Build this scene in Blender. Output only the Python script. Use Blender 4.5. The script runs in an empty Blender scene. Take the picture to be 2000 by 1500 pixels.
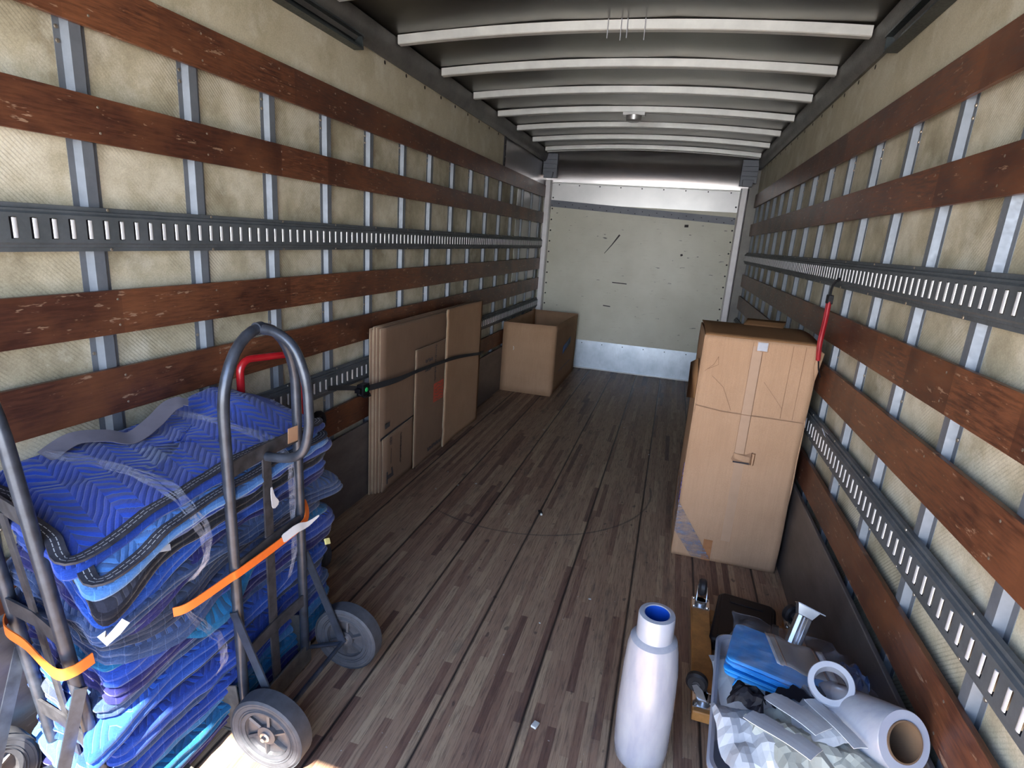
import bpy, math, random
from mathutils import Vector, Matrix, noise
random.seed(7)
S = bpy.context.scene
COL = S.collection
R = math.radians

# ------------------------------------------------------------------ camera
cd = bpy.data.cameras.new('camera'); cam = bpy.data.objects.new('camera', cd); COL.objects.link(cam)
cx, cy_, cz = 0.45864, 0.0, 1.60361
r_ = Vector((0.95943294, 0.27333798, 0.0690998)); u_ = Vector((-0.13336411, 0.22406139, 0.96540691))
b_ = -Vector((-0.24839978, 0.93545863, -0.25142536))
m = Matrix(((r_.x, u_.x, b_.x, cx), (r_.y, u_.y, b_.y, cy_), (r_.z, u_.z, b_.z, cz), (0, 0, 0, 1)))
cam.matrix_world = m
cd.sensor_fit = 'HORIZONTAL'; cd.sensor_width = 36.0; cd.lens = 36.0 * 1114.76 / 2000.0
cd.clip_start = 0.02; cd.clip_end = 200
S.camera = cam

# ------------------------------------------------------------------ sky, sun, exposure
S.view_settings.view_transform = 'Standard'; S.view_settings.look = 'None'
S.view_settings.gamma = 1.0; S.view_settings.exposure = 1.75; S.view_settings.use_curve_mapping = False
w = bpy.data.worlds.new('sky'); S.world = w; w.use_nodes = True
nt = w.node_tree; nt.nodes.clear()
# hazy summer sky: bright milky horizon, deeper blue overhead
tc = nt.nodes.new('ShaderNodeTexCoord'); sx_ = nt.nodes.new('ShaderNodeSeparateXYZ'); nt.links.new(tc.outputs['Generated'], sx_.inputs[0])
sky = nt.nodes.new('ShaderNodeValToRGB'); nt.links.new(sx_.outputs[2], sky.inputs[0]); cr = sky.color_ramp
for i, (p_, c_) in enumerate(((0.0, (1.0, 1.0, 1.0)), (0.10, (0.82, 0.90, 1.0)), (0.30, (0.36, 0.50, 0.76)), (0.6, (0.17, 0.27, 0.50)), (1.0, (0.10, 0.18, 0.42)))):
    e_ = cr.elements[i] if i < 2 else cr.elements.new(p_)
    e_.position = p_; e_.color = (*c_, 1)
bg = nt.nodes.new('ShaderNodeBackground'); bg.inputs['Strength'].default_value = 4.2
wo = nt.nodes.new('ShaderNodeOutputWorld')
nt.links.new(sky.outputs[0], bg.inputs[0]); nt.links.new(bg.outputs[0], wo.inputs[0])
sd = bpy.data.lights.new('sun', 'SUN'); sd.energy = 16.0; sd.angle = R(0.6); sd.color = (1.0, 0.93, 0.82)
sun = bpy.data.objects.new('sun', sd); COL.objects.link(sun)
sun.rotation_euler = Vector((-0.03, 0.583, -0.812)).to_track_quat('-Z', 'Y').to_euler()
S.cycles.max_bounces = 10; S.cycles.diffuse_bounces = 6; S.cycles.glossy_bounces = 5
S.cycles.transparent_max_bounces = 12; S.cycles.caustics_reflective = False; S.cycles.sample_clamp_indirect = 6

# ------------------------------------------------------------------ material helpers
class NT:
    def __init__(s, name):
        s.m = bpy.data.materials.new(name); s.m.use_nodes = True; s.t = s.m.node_tree
        s.b = s.t.nodes['Principled BSDF']; s.out = s.t.nodes['Material Output']
        s.co = s.t.nodes.new('ShaderNodeTexCoord')
    def n(s, typ, **kw):
        nd = s.t.nodes.new(typ)
        for k, v in kw.items():
            if k.startswith('i_'):
                key = k[2:]; key = int(key) if key.isdigit() else key.replace('_', ' ')
                if hasattr(v, 'is_linked') or isinstance(v, bpy.types.NodeSocket): s.t.links.new(v, nd.inputs[key])
                else: nd.inputs[key].default_value = v
            else: setattr(nd, k, v)
        return nd
    def link(s, a, b): s.t.links.new(a, b)
    def mapping(s, scale=(1, 1, 1), src=None, loc=(0, 0, 0), rot=(0, 0, 0)):
        mp = s.n('ShaderNodeMapping'); s.link(src or s.co.outputs['Object'], mp.inputs[0])
        mp.inputs['Scale'].default_value = scale; mp.inputs['Location'].default_value = loc; mp.inputs['Rotation'].default_value = rot
        return mp.outputs[0]
    def noise(s, vec, scale=5, detail=3, rough=0.6, out='Fac'):
        nd = s.n('ShaderNodeTexNoise'); s.link(vec, nd.inputs['Vector'])
        nd.inputs['Scale'].default_value = scale; nd.inputs['Detail'].default_value = detail; nd.inputs['Roughness'].default_value = rough
        return nd.outputs[out]
    def ramp(s, fac, stops, interp='LINEAR'):
        rp = s.n('ShaderNodeValToRGB'); s.link(fac, rp.inputs[0]); cr = rp.color_ramp; cr.interpolation = interp
        while len(cr.elements) > 1: cr.elements.remove(cr.elements[-1])
        for i, (p, c) in enumerate(stops):
            e = cr.elements[0] if i == 0 else cr.elements.new(p)
            e.position = p; e.color = (c[0], c[1], c[2], 1) if not isinstance(c, (int, float)) else (c, c, c, 1)
        return rp.outputs[0]
    def mix(s, fac, a, b, mode='MIX'):
        nd = s.n('ShaderNodeMix', data_type='RGBA', blend_type=mode)
        for sock, v in ((nd.inputs[0], fac), (nd.inputs[6], a), (nd.inputs[7], b)):
            if isinstance(v, bpy.types.NodeSocket): s.link(v, sock)
            elif isinstance(v, (int, float)): sock.default_value = v
            else: sock.default_value = (v[0], v[1], v[2], 1)
        return nd.outputs[2]
    def math(s, op, a, b=0.0, c=0.0, clamp=False):
        nd = s.n('ShaderNodeMath', operation=op, use_clamp=clamp)
        for i, v in enumerate((a, b, c)):
            if isinstance(v, bpy.types.NodeSocket): s.link(v, nd.inputs[i])
            else: nd.inputs[i].default_value = v
        return nd.outputs[0]
    def sep(s, vec=None):
        nd = s.n('ShaderNodeSeparateXYZ'); s.link(vec or s.co.outputs['Object'], nd.inputs[0]); return nd.outputs
    def comb(s, x, y, z):
        nd = s.n('ShaderNodeCombineXYZ')
        for i, v in enumerate((x, y, z)):
            if isinstance(v, bpy.types.NodeSocket): s.link(v, nd.inputs[i])
            else: nd.inputs[i].default_value = v
        return nd.outputs[0]
    def bump(s, h, strength=0.3, dist=0.01):
        nd = s.n('ShaderNodeBump'); s.link(h, nd.inputs['Height']); nd.inputs['Strength'].default_value = strength; nd.inputs['Distance'].default_value = dist
        s.link(nd.outputs[0], s.b.inputs['Normal'])
    def set(s, **kw):
        for k, v in kw.items():
            key = {'color': 'Base Color', 'rough': 'Roughness', 'metal': 'Metallic', 'spec': 'Specular IOR Level',
                   'trans': 'Transmission Weight', 'alpha': 'Alpha', 'ior': 'IOR', 'coat': 'Coat Weight', 'sheen': 'Sheen Weight'}[k]
            if isinstance(v, bpy.types.NodeSocket): s.link(v, s.b.inputs[key])
            elif key == 'Base Color': s.b.inputs[key].default_value = (v[0], v[1], v[2], 1)
            else: s.b.inputs[key].default_value = v
        return s

def simple(name, color, rough=0.5, metal=0.0, var=0.12, scale=12, bump=0.0, **kw):
    t = NT(name); n = t.noise(t.mapping(), scale, 4)
    c2 = tuple(max(0, c * (1 - var * 2)) for c in color); c1 = tuple(min(1, c * (1 + var)) for c in color)
    t.set(color=t.ramp(n, [(0.3, c2), (0.7, c1)]), rough=rough, metal=metal, **kw)
    if bump: t.bump(n, bump, 0.005)
    return t.m

M = {}
# fibreglass faced plywood panel of the side walls: cream, stained, fine diagonal weave
def panel_mat(name, weave=True, base=((0.25, 0.22, 0.15), (0.44, 0.40, 0.29), (0.62, 0.58, 0.46))):
    t = NT(name); o = t.mapping()
    n1 = t.noise(o, 3.2, 6, 0.65); n2 = t.noise(t.mapping((1, 1, 1), loc=(3, 7, 2), rot=(.6, 0, 0)), 5.5, 6, 0.68)
    c = t.ramp(n1, [(0.30, base[0]), (0.5, base[1]), (0.66, base[2])])
    c = t.mix(t.ramp(n2, [(0.50, 0.0), (0.68, 0.6)]), c, (0.66, 0.64, 0.54))
    g = t.noise(o, 260, 2, 0.5); c = t.mix(0.25, c, t.ramp(g, [(0.3, 0.25), (0.7, 0.75)]), 'OVERLAY')
    x, y, z = t.sep()
    if weave:
        a = t.math('ADD', y, t.math('MULTIPLY', z, 1.0)); a = t.math('PINGPONG', a, 0.0075)
        b = t.math('ADD', y, t.math('MULTIPLY', z, -1.0)); b = t.math('PINGPONG', b, 0.011)
        h = t.math('ADD', a, t.math('MULTIPLY', b, 0.6))
        dirt = t.ramp(t.math('MULTIPLY', a, 133.0), [(0.0, 0.30), (0.5, 1.0)])
        patch = t.ramp(t.noise(o, 2.1, 5, 0.7), [(0.42, 0.0), (0.62, 0.75)])
        c = t.mix(patch, c, dirt, 'MULTIPLY')
        t.bump(h, 0.5, 0.005)
    t.set(color=c, rough=0.62)
    return t.m
M['panel'] = panel_mat('wall_panel')
M['ply_smooth'] = panel_mat('smooth_panel', False, ((0.40, 0.36, 0.25), (0.50, 0.46, 0.34), (0.56, 0.52, 0.40)))
def front_panel():
    t = NT('front_panel'); o = t.mapping()
    n1 = t.noise(o, 1.3, 4); c = t.ramp(n1, [(0.3, (0.49, 0.48, 0.39)), (0.7, (0.63, 0.62, 0.53))])
    st = t.noise(t.mapping((3, 1, 46)), 2.2, 4, 0.65)
    c = t.mix(t.ramp(st, [(0.60, 0.0), (0.72, 0.55)]), c, (0.33, 0.29, 0.22))
    sp = t.noise(t.mapping((2.2, 1, 9)), 5, 3, 0.5)
    c = t.mix(t.ramp(sp, [(0.71, 0.0), (0.74, 0.85)]), c, (0.09, 0.09, 0.09))
    t.set(color=c, rough=0.42); t.bump(st, 0.1, 0.003)
    return t.m
M['front'] = front_panel()
def slat_mat():
    t = NT('stained_wood_slat'); x, y, z = t.sep()
    oi = t.n('ShaderNodeObjectInfo').outputs['Random']
    # finger-jointed lengths with their own tone
    yy = t.math('ADD', y, t.math('MULTIPLY', oi, 7.3))
    wn = t.n('ShaderNodeTexWhiteNoise', noise_dimensions='2D')
    cell = t.math('FLOOR', t.math('DIVIDE', t.math('ADD', yy, t.math('MULTIPLY', t.math('SINE', t.math('MULTIPLY', yy, 2.1)), 0.08)), 0.36))
    t.link(t.comb(cell, t.math('MULTIPLY', oi, 50), 0), wn.inputs[0])
    c = t.ramp(wn.outputs['Value'], [(0.0, (0.060, 0.022, 0.014)), (0.5, (0.105, 0.038, 0.020)), (1.0, (0.165, 0.062, 0.030))])
    gv = t.comb(x, t.math('MULTIPLY', yy, 0.09), z)
    g = t.noise(gv, 120, 5, 0.65); c = t.mix(t.ramp(g, [(0.38, 0.85), (0.6, 0.0)]), c, (0.035, 0.013, 0.009))
    big = t.noise(t.comb(x, t.math('MULTIPLY', yy, 0.6), z), 6, 4); c = t.mix(t.ramp(big, [(0.42, 0.0), (0.72, 0.55)]), c, (0.21, 0.080, 0.034))
    sc = t.noise(t.comb(oi, t.math('MULTIPLY', yy, 0.35), t.math('MULTIPLY', z, 1.4)), 34, 3, 0.75)
    c = t.mix(t.ramp(sc, [(0.625, 0.0), (0.68, 0.6)]), c, (0.36, 0.24, 0.16))
    t.set(color=c, rough=t.ramp(g, [(0.2, 0.34), (0.8, 0.52)]), spec=0.4); t.bump(g, 0.12, 0.003)
    return t.m
M['slat'] = slat_mat()
def galv(name, c1, c2, rough=0.38, metal=0.85, sc=9, bump=0.03, fine=True):
    t = NT(name); n = t.noise(t.mapping(), sc, 5, 0.6); n2 = t.noise(t.mapping(), 90, 2)
    t.set(color=t.ramp(n, [(0.3, c1), (0.7, c2)]), rough=t.ramp(n2, [(0.3, rough - 0.06), (0.7, rough + 0.08)]) if fine else rough, metal=metal)
    if bump: t.bump(n, bump, 0.01)
    return t.m
M['stud'] = galv('galvanised_stud', (0.135, 0.153, 0.180), (0.189, 0.211, 0.243), 0.50, 0.35)
M['bow'] = galv('roof_bow_steel', (0.52, 0.53, 0.52), (0.64, 0.65, 0.63), 0.42, 0.3)
M['track'] = galv('track_steel', (0.078, 0.090, 0.099), (0.126, 0.141, 0.156), 0.58, 0.4)
M['lip'] = galv('track_lip_lit_steel', (0.600, 0.615, 0.645), (0.698, 0.705, 0.720), 0.35, 0.3)  # paler than the rail: light caught by the slot edges is painted in
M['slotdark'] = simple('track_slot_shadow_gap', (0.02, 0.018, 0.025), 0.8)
M['roof'] = galv('roof_aluminium', (0.095, 0.088, 0.075), (0.17, 0.16, 0.14), 0.31, 0.95, 1.3, 0.03, False)
M['nose'] = galv('nose_aluminium', (0.42, 0.41, 0.42), (0.60, 0.58, 0.58), 0.30, 0.95, 1.2, 0.0, False)
M['alusheet'] = galv('aluminium_sheet', (0.372, 0.372, 0.378), (0.480, 0.480, 0.480), 0.36, 0.7, 2, 0.0, False)
M['rail'] = galv('top_rail_aluminium', (0.102, 0.099, 0.096), (0.180, 0.174, 0.162), 0.5, 0.6, 4)
M['doortrack'] = galv('door_track_steel', (0.045, 0.055, 0.060), (0.080, 0.095, 0.100), 0.4, 0.8, 4)
M['post'] = galv('post_paint', (0.560, 0.544, 0.560), (0.688, 0.672, 0.688), 0.42, 0.2, 6)
M['band'] = galv('grey_band', (0.120, 0.132, 0.162), (0.156, 0.168, 0.198), 0.5, 0.2, 6)
def kick():
    t = NT('kick_plate_steel'); n = t.noise(t.mapping((1, 1, 1)), 5, 5); st = t.noise(t.mapping((22, 1, 3)), 4, 3)
    c = t.ramp(n, [(0.3, (0.36, 0.42, 0.50)), (0.7, (0.55, 0.62, 0.70))]); c = t.mix(t.ramp(st, [(0.55, 0.0), (0.72, 0.35)]), c, (0.30, 0.33, 0.36))
    t.set(color=c, rough=0.36, metal=0.8); t.bump(n, 0.1, 0.01); return t.m
M['kick'] = kick()
def scuff():
    t = NT('scuff_board'); n = t.noise(t.mapping((1, 0.7, 2)), 7, 6, 0.7); s2 = t.noise(t.mapping((1, 2, 14)), 6, 4)
    c = t.ramp(n, [(0.3, (0.055, 0.045, 0.042)), (0.7, (0.115, 0.098, 0.092))]); c = t.mix(t.ramp(s2, [(0.66, 0.0), (0.72, 0.35)]), c, (0.26, 0.24, 0.22))
    t.set(color=c, rough=0.38, spec=0.5); t.bump(n, 0.08, 0.004); return t.m
M['scuff'] = scuff()
def floor_mat():
    t = NT('laminated_floor'); x, y, z = t.sep()
    gapx = t.math('PINGPONG', t.math('SUBTRACT', x, 0.1605), 0.1474)       # 0.295 m boards
    row = t.math('FLOOR', t.math('DIVIDE', t.math('SUBTRACT', x, 0.1605), 0.0295))
    w1 = t.n('ShaderNodeTexWhiteNoise', noise_dimensions='1D'); t.link(row, w1.inputs['W'])
    yo = t.math('ADD', y, t.math('MULTIPLY', w1.outputs['Value'], 9.0))
    cell = t.math('FLOOR', t.math('DIVIDE', yo, t.math('ADD', 0.45, t.math('MULTIPLY', w1.outputs['Value'], 0.35))))
    w2 = t.n('ShaderNodeTexWhiteNoise', noise_dimensions='2D'); t.link(t.comb(row, cell, 0), w2.inputs[0])
    c = t.ramp(w2.outputs['Value'], [(0.0, (0.121, 0.065, 0.048)), (0.10, (0.203, 0.113, 0.076)), (0.3, (0.293, 0.182, 0.119)), (0.8, (0.344, 0.227, 0.145)), (1.0, (0.414, 0.289, 0.182))])
    gv = t.comb(x, t.math('MULTIPLY', y, 0.05), row); g = t.noise(gv, 150, 5, 0.7)
    c = t.mix(t.ramp(g, [(0.30, 0.75), (0.52, 0.0)]), c, (0.045, 0.030, 0.026))
    c = t.mix(t.ramp(g, [(0.56, 0.0), (0.75, 0.5)]), c, (0.27, 0.205, 0.16))
    dirt = t.noise(t.comb(x, t.math('MULTIPLY', y, 0.22), 0), 9, 6, 0.72)
    c = t.mix(t.ramp(dirt, [(0.55, 0.0), (0.72, 0.62)]), c, (0.045, 0.042, 0.045))
    sp = t.noise(t.mapping(), 70, 2, 0.4); c = t.mix(t.ramp(sp, [(0.745, 0.0), (0.77, 0.6)]), c, (0.5, 0.46, 0.42))
    sp2 = t.noise(t.mapping((1, 0.6, 1)), 26, 2, 0.4); c = t.mix(t.ramp(sp2, [(0.70, 0.0), (0.74, 0.6)]), c, (0.03, 0.025, 0.025))
    # thin joint lines between strips, wide dark gaps between boards
    sj = t.math('PINGPONG', t.math('SUBTRACT', x, 0.1605), 0.01475); c = t.mix(t.ramp(t.math('MULTIPLY', sj, 60.0), [(0.0, 0.55), (0.05, 0.0)]), c, (0.03, 0.02, 0.018))
    wob = t.math('MULTIPLY', t.math('SUBTRACT', t.noise(t.comb(0, y, row), 3.0, 3), 0.5), 0.002)
    gw = t.ramp(t.math('ADD', gapx, wob), [(0.0030, 1.0), (0.0055, 0.0)]); c = t.mix(gw, c, (0.008, 0.007, 0.008))
    # curved scrape on the boards
    dx = t.math('SUBTRACT', x, -0.33); dy = t.math('SUBTRACT', y, 3.62)
    rr = t.math('SQRT', t.math('ADD', t.math('MULTIPLY', dx, dx), t.math('MULTIPLY', dy, dy)))
    dd = t.math('ABSOLUTE', t.math('SUBTRACT', rr, 0.83)); am = t.ramp(t.math('ADD', dd, t.math('MULTIPLY', t.noise(t.mapping(), 14, 3), 0.010)), [(0.006, 0.75), (0.013, 0.0)])
    am = t.math('MULTIPLY', am, t.math('LESS_THAN', y, 3.75)); am = t.math('MULTIPLY', am, t.math('GREATER_THAN', x, -0.7))
    c = t.mix(am, c, (0.04, 0.035, 0.035))
    t.set(color=c, rough=t.ramp(g, [(0.3, 0.62), (0.7, 0.46)]), spec=0.35)
    h = t.math('SUBTRACT', t.math('MULTIPLY', g, 0.3), t.math('MULTIPLY', gw, 2.0)); t.bump(h, 0.35, 0.004)
    return t.m
M['floor'] = floor_mat()
def cardboard(name, c1, c2, axis='z', edge=False):
    t = NT(name); x, y, z = t.sep(); o = t.mapping()
    n = t.noise(o, 2.5, 4); n2 = t.noise(t.mapping((24, 24, 1.2)) if axis == 'z' else t.mapping((1, 1, 30)), 6, 3, 0.6)
    c = t.ramp(n, [(0.3, c1), (0.7, c2)]); c = t.mix(0.14, c, t.ramp(n2, [(0.35, 0.38), (0.65, 0.62)]), 'OVERLAY')
    f = t.noise(o, 300, 2); c = t.mix(0.18, c, t.ramp(f, [(0.3, 0.3), (0.7, 0.7)]), 'OVERLAY')
    t.set(color=c, rough=0.82, spec=0.2); t.bump(n2, 0.08, 0.003)
    return t.m
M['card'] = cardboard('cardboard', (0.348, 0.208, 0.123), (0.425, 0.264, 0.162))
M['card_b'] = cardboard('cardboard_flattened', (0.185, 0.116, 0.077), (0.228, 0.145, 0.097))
M['card_d'] = cardboard('cardboard_shaded', (0.204, 0.102, 0.045), (0.252, 0.132, 0.060))  # darker brown for carton flaps: the unlit look of the top is in the colour
M['cardedge'] = simple('cardboard_edge', (0.372, 0.276, 0.180), 0.8)
M['crease'] = simple('cardboard_crease', (0.25, 0.14, 0.08), 0.85)
M['tape'] = simple('clear_tape', (0.375, 0.235, 0.148), 0.45, spec=0.4, var=0.04)
M['btape'] = simple('brown_tape', (0.36, 0.16, 0.07), 0.25)
M['ink'] = simple('black_ink', (0.015, 0.015, 0.02), 0.7)
M['inkgrey'] = simple('grey_ink', (0.045, 0.04, 0.042), 0.8)
M['inkred'] = simple('red_ink', (0.50, 0.07, 0.035), 0.7)
M['inkblue'] = simple('blue_ink', (0.06, 0.10, 0.20), 0.7)
M['inkpurple'] = simple('violet_ink', (0.10, 0.07, 0.24), 0.7)
M['white'] = simple('white_label', (0.390, 0.400, 0.450), 0.45)
M['steelpaint'] = simple('dark_blue_grey_paint', (0.039, 0.047, 0.065), 0.32, 0.35, 0.25, 20, spec=0.6)
M['flatsteel'] = simple('dark_flat_bar_steel', (0.055, 0.055, 0.062), 0.45, 0.3, 0.3, 25)
M['gussetsteel'] = simple('bare_plate_steel', (0.132, 0.126, 0.114), 0.45, 0.5, 0.2, 25)
M['redpaint'] = simple('red_paint', (0.385, 0.008, 0.014), 0.25, 0.0, 0.1, 15, coat=0.5)
M['rubber'] = simple('grey_rubber', (0.045, 0.048, 0.057), 0.7, 0, 0.15, 30)
M['rubblack'] = simple('black_rubber', (0.02, 0.02, 0.024), 0.5)
M['hub'] = simple('grey_hub', (0.090, 0.090, 0.099), 0.42, 0.4, 0.15, 30)
M['chrome'] = simple('zinc_steel', (0.520, 0.528, 0.544), 0.25, 0.9, 0.1, 10)
M['blackpl'] = simple('black_plastic', (0.005, 0.005, 0.008), 0.5, bump=0.1, scale=60, spec=0.25)
M['green'] = simple('green_button', (0.02, 0.5, 0.12), 0.4)
M['strapblack'] = simple('black_webbing', (0.02, 0.02, 0.022), 0.7)
M['strapred'] = simple('red_webbing', (0.336, 0.008, 0.016), 0.55)
M['orange'] = simple('orange_webbing', (0.712, 0.150, 0.019), 0.6, 0, 0.06, 40)
M['greystrip'] = simple('grey_felt_strip', (0.110, 0.102, 0.128), 0.8, 0, 0.1)
M['foam'] = simple('white_foam', (0.510, 0.510, 0.480), 0.7)
M['concrete'] = simple('concrete_yard', (0.36, 0.34, 0.30), 0.9, 0, 0.1, 3)
M['plyedge'] = simple('ply_edge', (0.55, 0.38, 0.22), 0.7)
M['dollywood'] = simple('varnished_beech', (0.46, 0.21, 0.06), 0.5, 0, 0.2, 14)
M['brass'] = simple('screw_head', (0.35, 0.30, 0.24), 0.4, 0.8)
M['hole'] = simple('open_hole', (0.015, 0.012, 0.01), 0.9)
M['navy'] = simple('navy_plastic', (0.03, 0.06, 0.16), 0.35)
M['yellow'] = simple('pale_yellow_tag', (0.8, 0.75, 0.3), 0.6)
def quilt(name, c1, c2, thread=(0.25, 0.35, 0.65), sc=1.0, k=0.5):
    t = NT(name); x, y, z = t.sep()
    a = t.math('PINGPONG', t.math('ADD', y, t.math('MULTIPLY', x, 0.35)), 0.055 * sc)
    v = t.math('ADD', t.math('ADD', x, t.math('MULTIPLY', z, 0.8)), t.math('MULTIPLY', a, 0.9))
    wv = t.noise(t.mapping(), 9, 2); v = t.math('ADD', v, t.math('MULTIPLY', wv, 0.02))
    p = t.math('PINGPONG', v, 0.0125 * sc)
    n = t.noise(t.mapping(), 6, 5, 0.65)
    c = t.ramp(n, [(0.3, c1), (0.7, c2)])
    line = t.ramp(t.math('MULTIPLY', p, 80 / sc), [(0.02, k), (0.13, 0.0)])
    c = t.mix(line, c, thread)
    f = t.noise(t.mapping(), 220, 2); c = t.mix(0.3, c, t.ramp(f, [(0.3, 0.3), (0.7, 0.7)]), 'OVERLAY')
    h = t.math('ADD', t.math('POWER', t.math('MULTIPLY', p, 80 / sc), 0.5), t.math('MULTIPLY', n, 0.7))
    t.set(color=c, rough=0.85, spec=0.15, sheen=0.25); t.bump(h, 0.75, 0.006)
    return t.m
def fabric(name, c1, c2):
    t = NT(name); n = t.noise(t.mapping((1, 1, 2.5)), 9, 5, 0.65); n2 = t.noise(t.mapping((1, 1, 5)), 34, 3, 0.6); f = t.noise(t.mapping(), 260, 2)
    c = t.ramp(n, [(0.3, c1), (0.72, c2)]); c = t.mix(0.35, c, t.ramp(f, [(0.3, 0.3), (0.7, 0.7)]), 'OVERLAY')
    st = t.math('PINGPONG', t.math('ADD', t.math('ADD', t.sep()[0], t.sep()[1]), t.math('MULTIPLY', n, 0.03)), 0.02); c = t.mix(t.ramp(t.math('MULTIPLY', st, 50), [(0.02, 0.35), (0.07, 0.0)]), c, tuple(min(1, q * 1.8 + .03) for q in c2))
    t.set(color=c, rough=0.88, spec=0.12, sheen=0.2); t.bump(t.math('ADD', n2, n), 0.45, 0.006); return t.m
Q = {
 'royal': quilt('royal_blue_quilt', (0.006, 0.028, 0.231), (0.012, 0.052, 0.341), (0.055, 0.121, 0.413)),
 'bright': quilt('bright_blue_quilt', (0.007, 0.041, 0.275), (0.017, 0.077, 0.374), (0.077, 0.165, 0.440)),
 'light': quilt('light_blue_quilt', (0.039, 0.132, 0.374), (0.066, 0.182, 0.429), (0.110, 0.220, 0.440)),
 'denim': quilt('faded_blue_quilt', (0.019, 0.041, 0.121), (0.041, 0.077, 0.198), (0.110, 0.165, 0.275), k=0.3),
 'dusty': quilt('dusty_grey_blue_quilt', (0.022, 0.033, 0.072), (0.047, 0.066, 0.121), (0.110, 0.138, 0.193), k=0.3),
 'navy': quilt('violet_navy_quilt', (0.008, 0.009, 0.088), (0.017, 0.019, 0.154), (0.110, 0.138, 0.275), k=0.4),
 'teal': quilt('teal_quilt', (0.003, 0.072, 0.187), (0.008, 0.121, 0.275), (0.011, 0.165, 0.303), k=0.2),
 'sky': quilt('sky_blue_quilt', (0.028, 0.121, 0.303), (0.050, 0.182, 0.385), (0.165, 0.275, 0.385), k=0.3),
 'dark': quilt('black_binding_quilt', (0.012, 0.012, 0.022), (0.03, 0.032, 0.05), (0.12, 0.12, 0.14), k=0.2),
}
def binding():
    t = NT('black_binding'); uv = t.sep(t.co.outputs['UV'])
    v = t.math('ABSOLUTE', t.math('SUBTRACT', uv[1], 0.5)); s = t.math('ABSOLUTE', t.math('SUBTRACT', v, 0.16))
    dash = t.math('GREATER_THAN', t.math('FRACT', t.math('MULTIPLY', uv[0], 60.0)), 0.25)
    l = t.math('MULTIPLY', t.math('LESS_THAN', s, 0.028), dash)
    n = t.noise(t.mapping(), 40, 4)
    c = t.mix(l, t.ramp(n, [(0.3, (0.010, 0.010, 0.016)), (0.7, (0.035, 0.036, 0.05))]), (0.42, 0.42, 0.42))
    t.set(color=c, rough=0.75); t.bump(n, 0.3, 0.003); return t.m
M['binding'] = binding()
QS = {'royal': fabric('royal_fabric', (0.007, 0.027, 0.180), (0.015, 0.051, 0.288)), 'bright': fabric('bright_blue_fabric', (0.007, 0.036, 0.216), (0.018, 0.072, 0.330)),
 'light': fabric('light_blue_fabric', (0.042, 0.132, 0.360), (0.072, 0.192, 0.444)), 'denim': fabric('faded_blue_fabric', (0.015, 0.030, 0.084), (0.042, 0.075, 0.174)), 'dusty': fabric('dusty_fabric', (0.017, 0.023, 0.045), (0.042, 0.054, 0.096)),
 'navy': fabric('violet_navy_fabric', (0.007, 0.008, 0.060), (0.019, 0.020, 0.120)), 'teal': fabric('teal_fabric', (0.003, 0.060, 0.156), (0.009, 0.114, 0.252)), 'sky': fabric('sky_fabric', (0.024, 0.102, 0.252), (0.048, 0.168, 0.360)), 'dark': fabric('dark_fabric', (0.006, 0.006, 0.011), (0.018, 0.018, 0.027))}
def film(name, col=(0.8, 0.85, 0.95), alpha=0.3, rough=0.12):
    t = NT(name); n = t.noise(t.mapping((1, 1, 4)), 16, 4, 0.6)
    a = t.ramp(n, [(0.35, alpha * 0.35), (0.7, min(1, alpha * 2.0))])
    t.set(color=col, rough=rough, alpha=a, spec=0.9); t.bump(n, 0.6, 0.01); return t.m
M['film'] = film('clear_stretch_film', (0.4, 0.42, 0.52), 0.14, 0.25)
M['filmgrey'] = film('grey_stretch_film', (0.17, 0.17, 0.22), 0.42, 0.4)
M['bag'] = film('clear_bag', (0.3, 0.33, 0.4), 0.07)
def wrapmat(name, c1, c2, rough=0.22, sc=(3, 3, .8), bump=0.25, coat=0.3):
    t = NT(name); n = t.noise(t.mapping(sc), 7, 5, 0.6)
    t.set(color=t.ramp(n, [(0.3, c1), (0.7, c2)]), rough=rough, spec=0.4 if coat == 0 else 0.6, coat=coat); t.bump(n, bump, 0.006)
    t.b.inputs['Subsurface Weight'].default_value = 0.0
    return t.m
M['wrap'] = wrapmat('white_stretch_wrap', (0.252, 0.260, 0.311), (0.344, 0.353, 0.378))
M['wrapend'] = wrapmat('wrap_roll_end', (0.279, 0.297, 0.360), (0.338, 0.360, 0.405), 0.3, (1, 1, 1), 0.1)
M['bluecore'] = simple('blue_core', (0.006, 0.060, 0.372), 0.4)
M['browncore'] = simple('brown_core', (0.132, 0.078, 0.042), 0.8)
M['bluefab'] = wrapmat('bright_blue_sheet', (0.006, 0.17, 0.50), (0.012, 0.25, 0.66), 0.6, (1, 6, 10), 0.3, 0.0)
M['paper'] = wrapmat('white_paper', (0.44, 0.45, 0.49), (0.56, 0.56, 0.55), 0.6, (1, 1, 1), 0.3, 0.0)
M['cream'] = wrapmat('cream_film', (0.34, 0.34, 0.29), (0.44, 0.44, 0.38), 0.5, (1, 1, 1), 0.3, 0.0)
M['tan'] = wrapmat('tan_paper', (0.162, 0.132, 0.108), (0.216, 0.180, 0.156), 0.5, (1, 1, 1), 0.2)
M['blackbag'] = simple('black_crumpled_plastic', (0.004, 0.004, 0.007), 0.55, spec=0.12)
def tote():
    t = NT('frosted_plastic'); n = t.noise(t.mapping(), 8, 3)
    t.set(color=t.ramp(n, [(0.3, (0.30, 0.33, 0.42)), (0.7, (0.36, 0.39, 0.47))]), rough=0.35, alpha=0.62, spec=0.5)
    return t.m
M['tote'] = tote()

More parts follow.
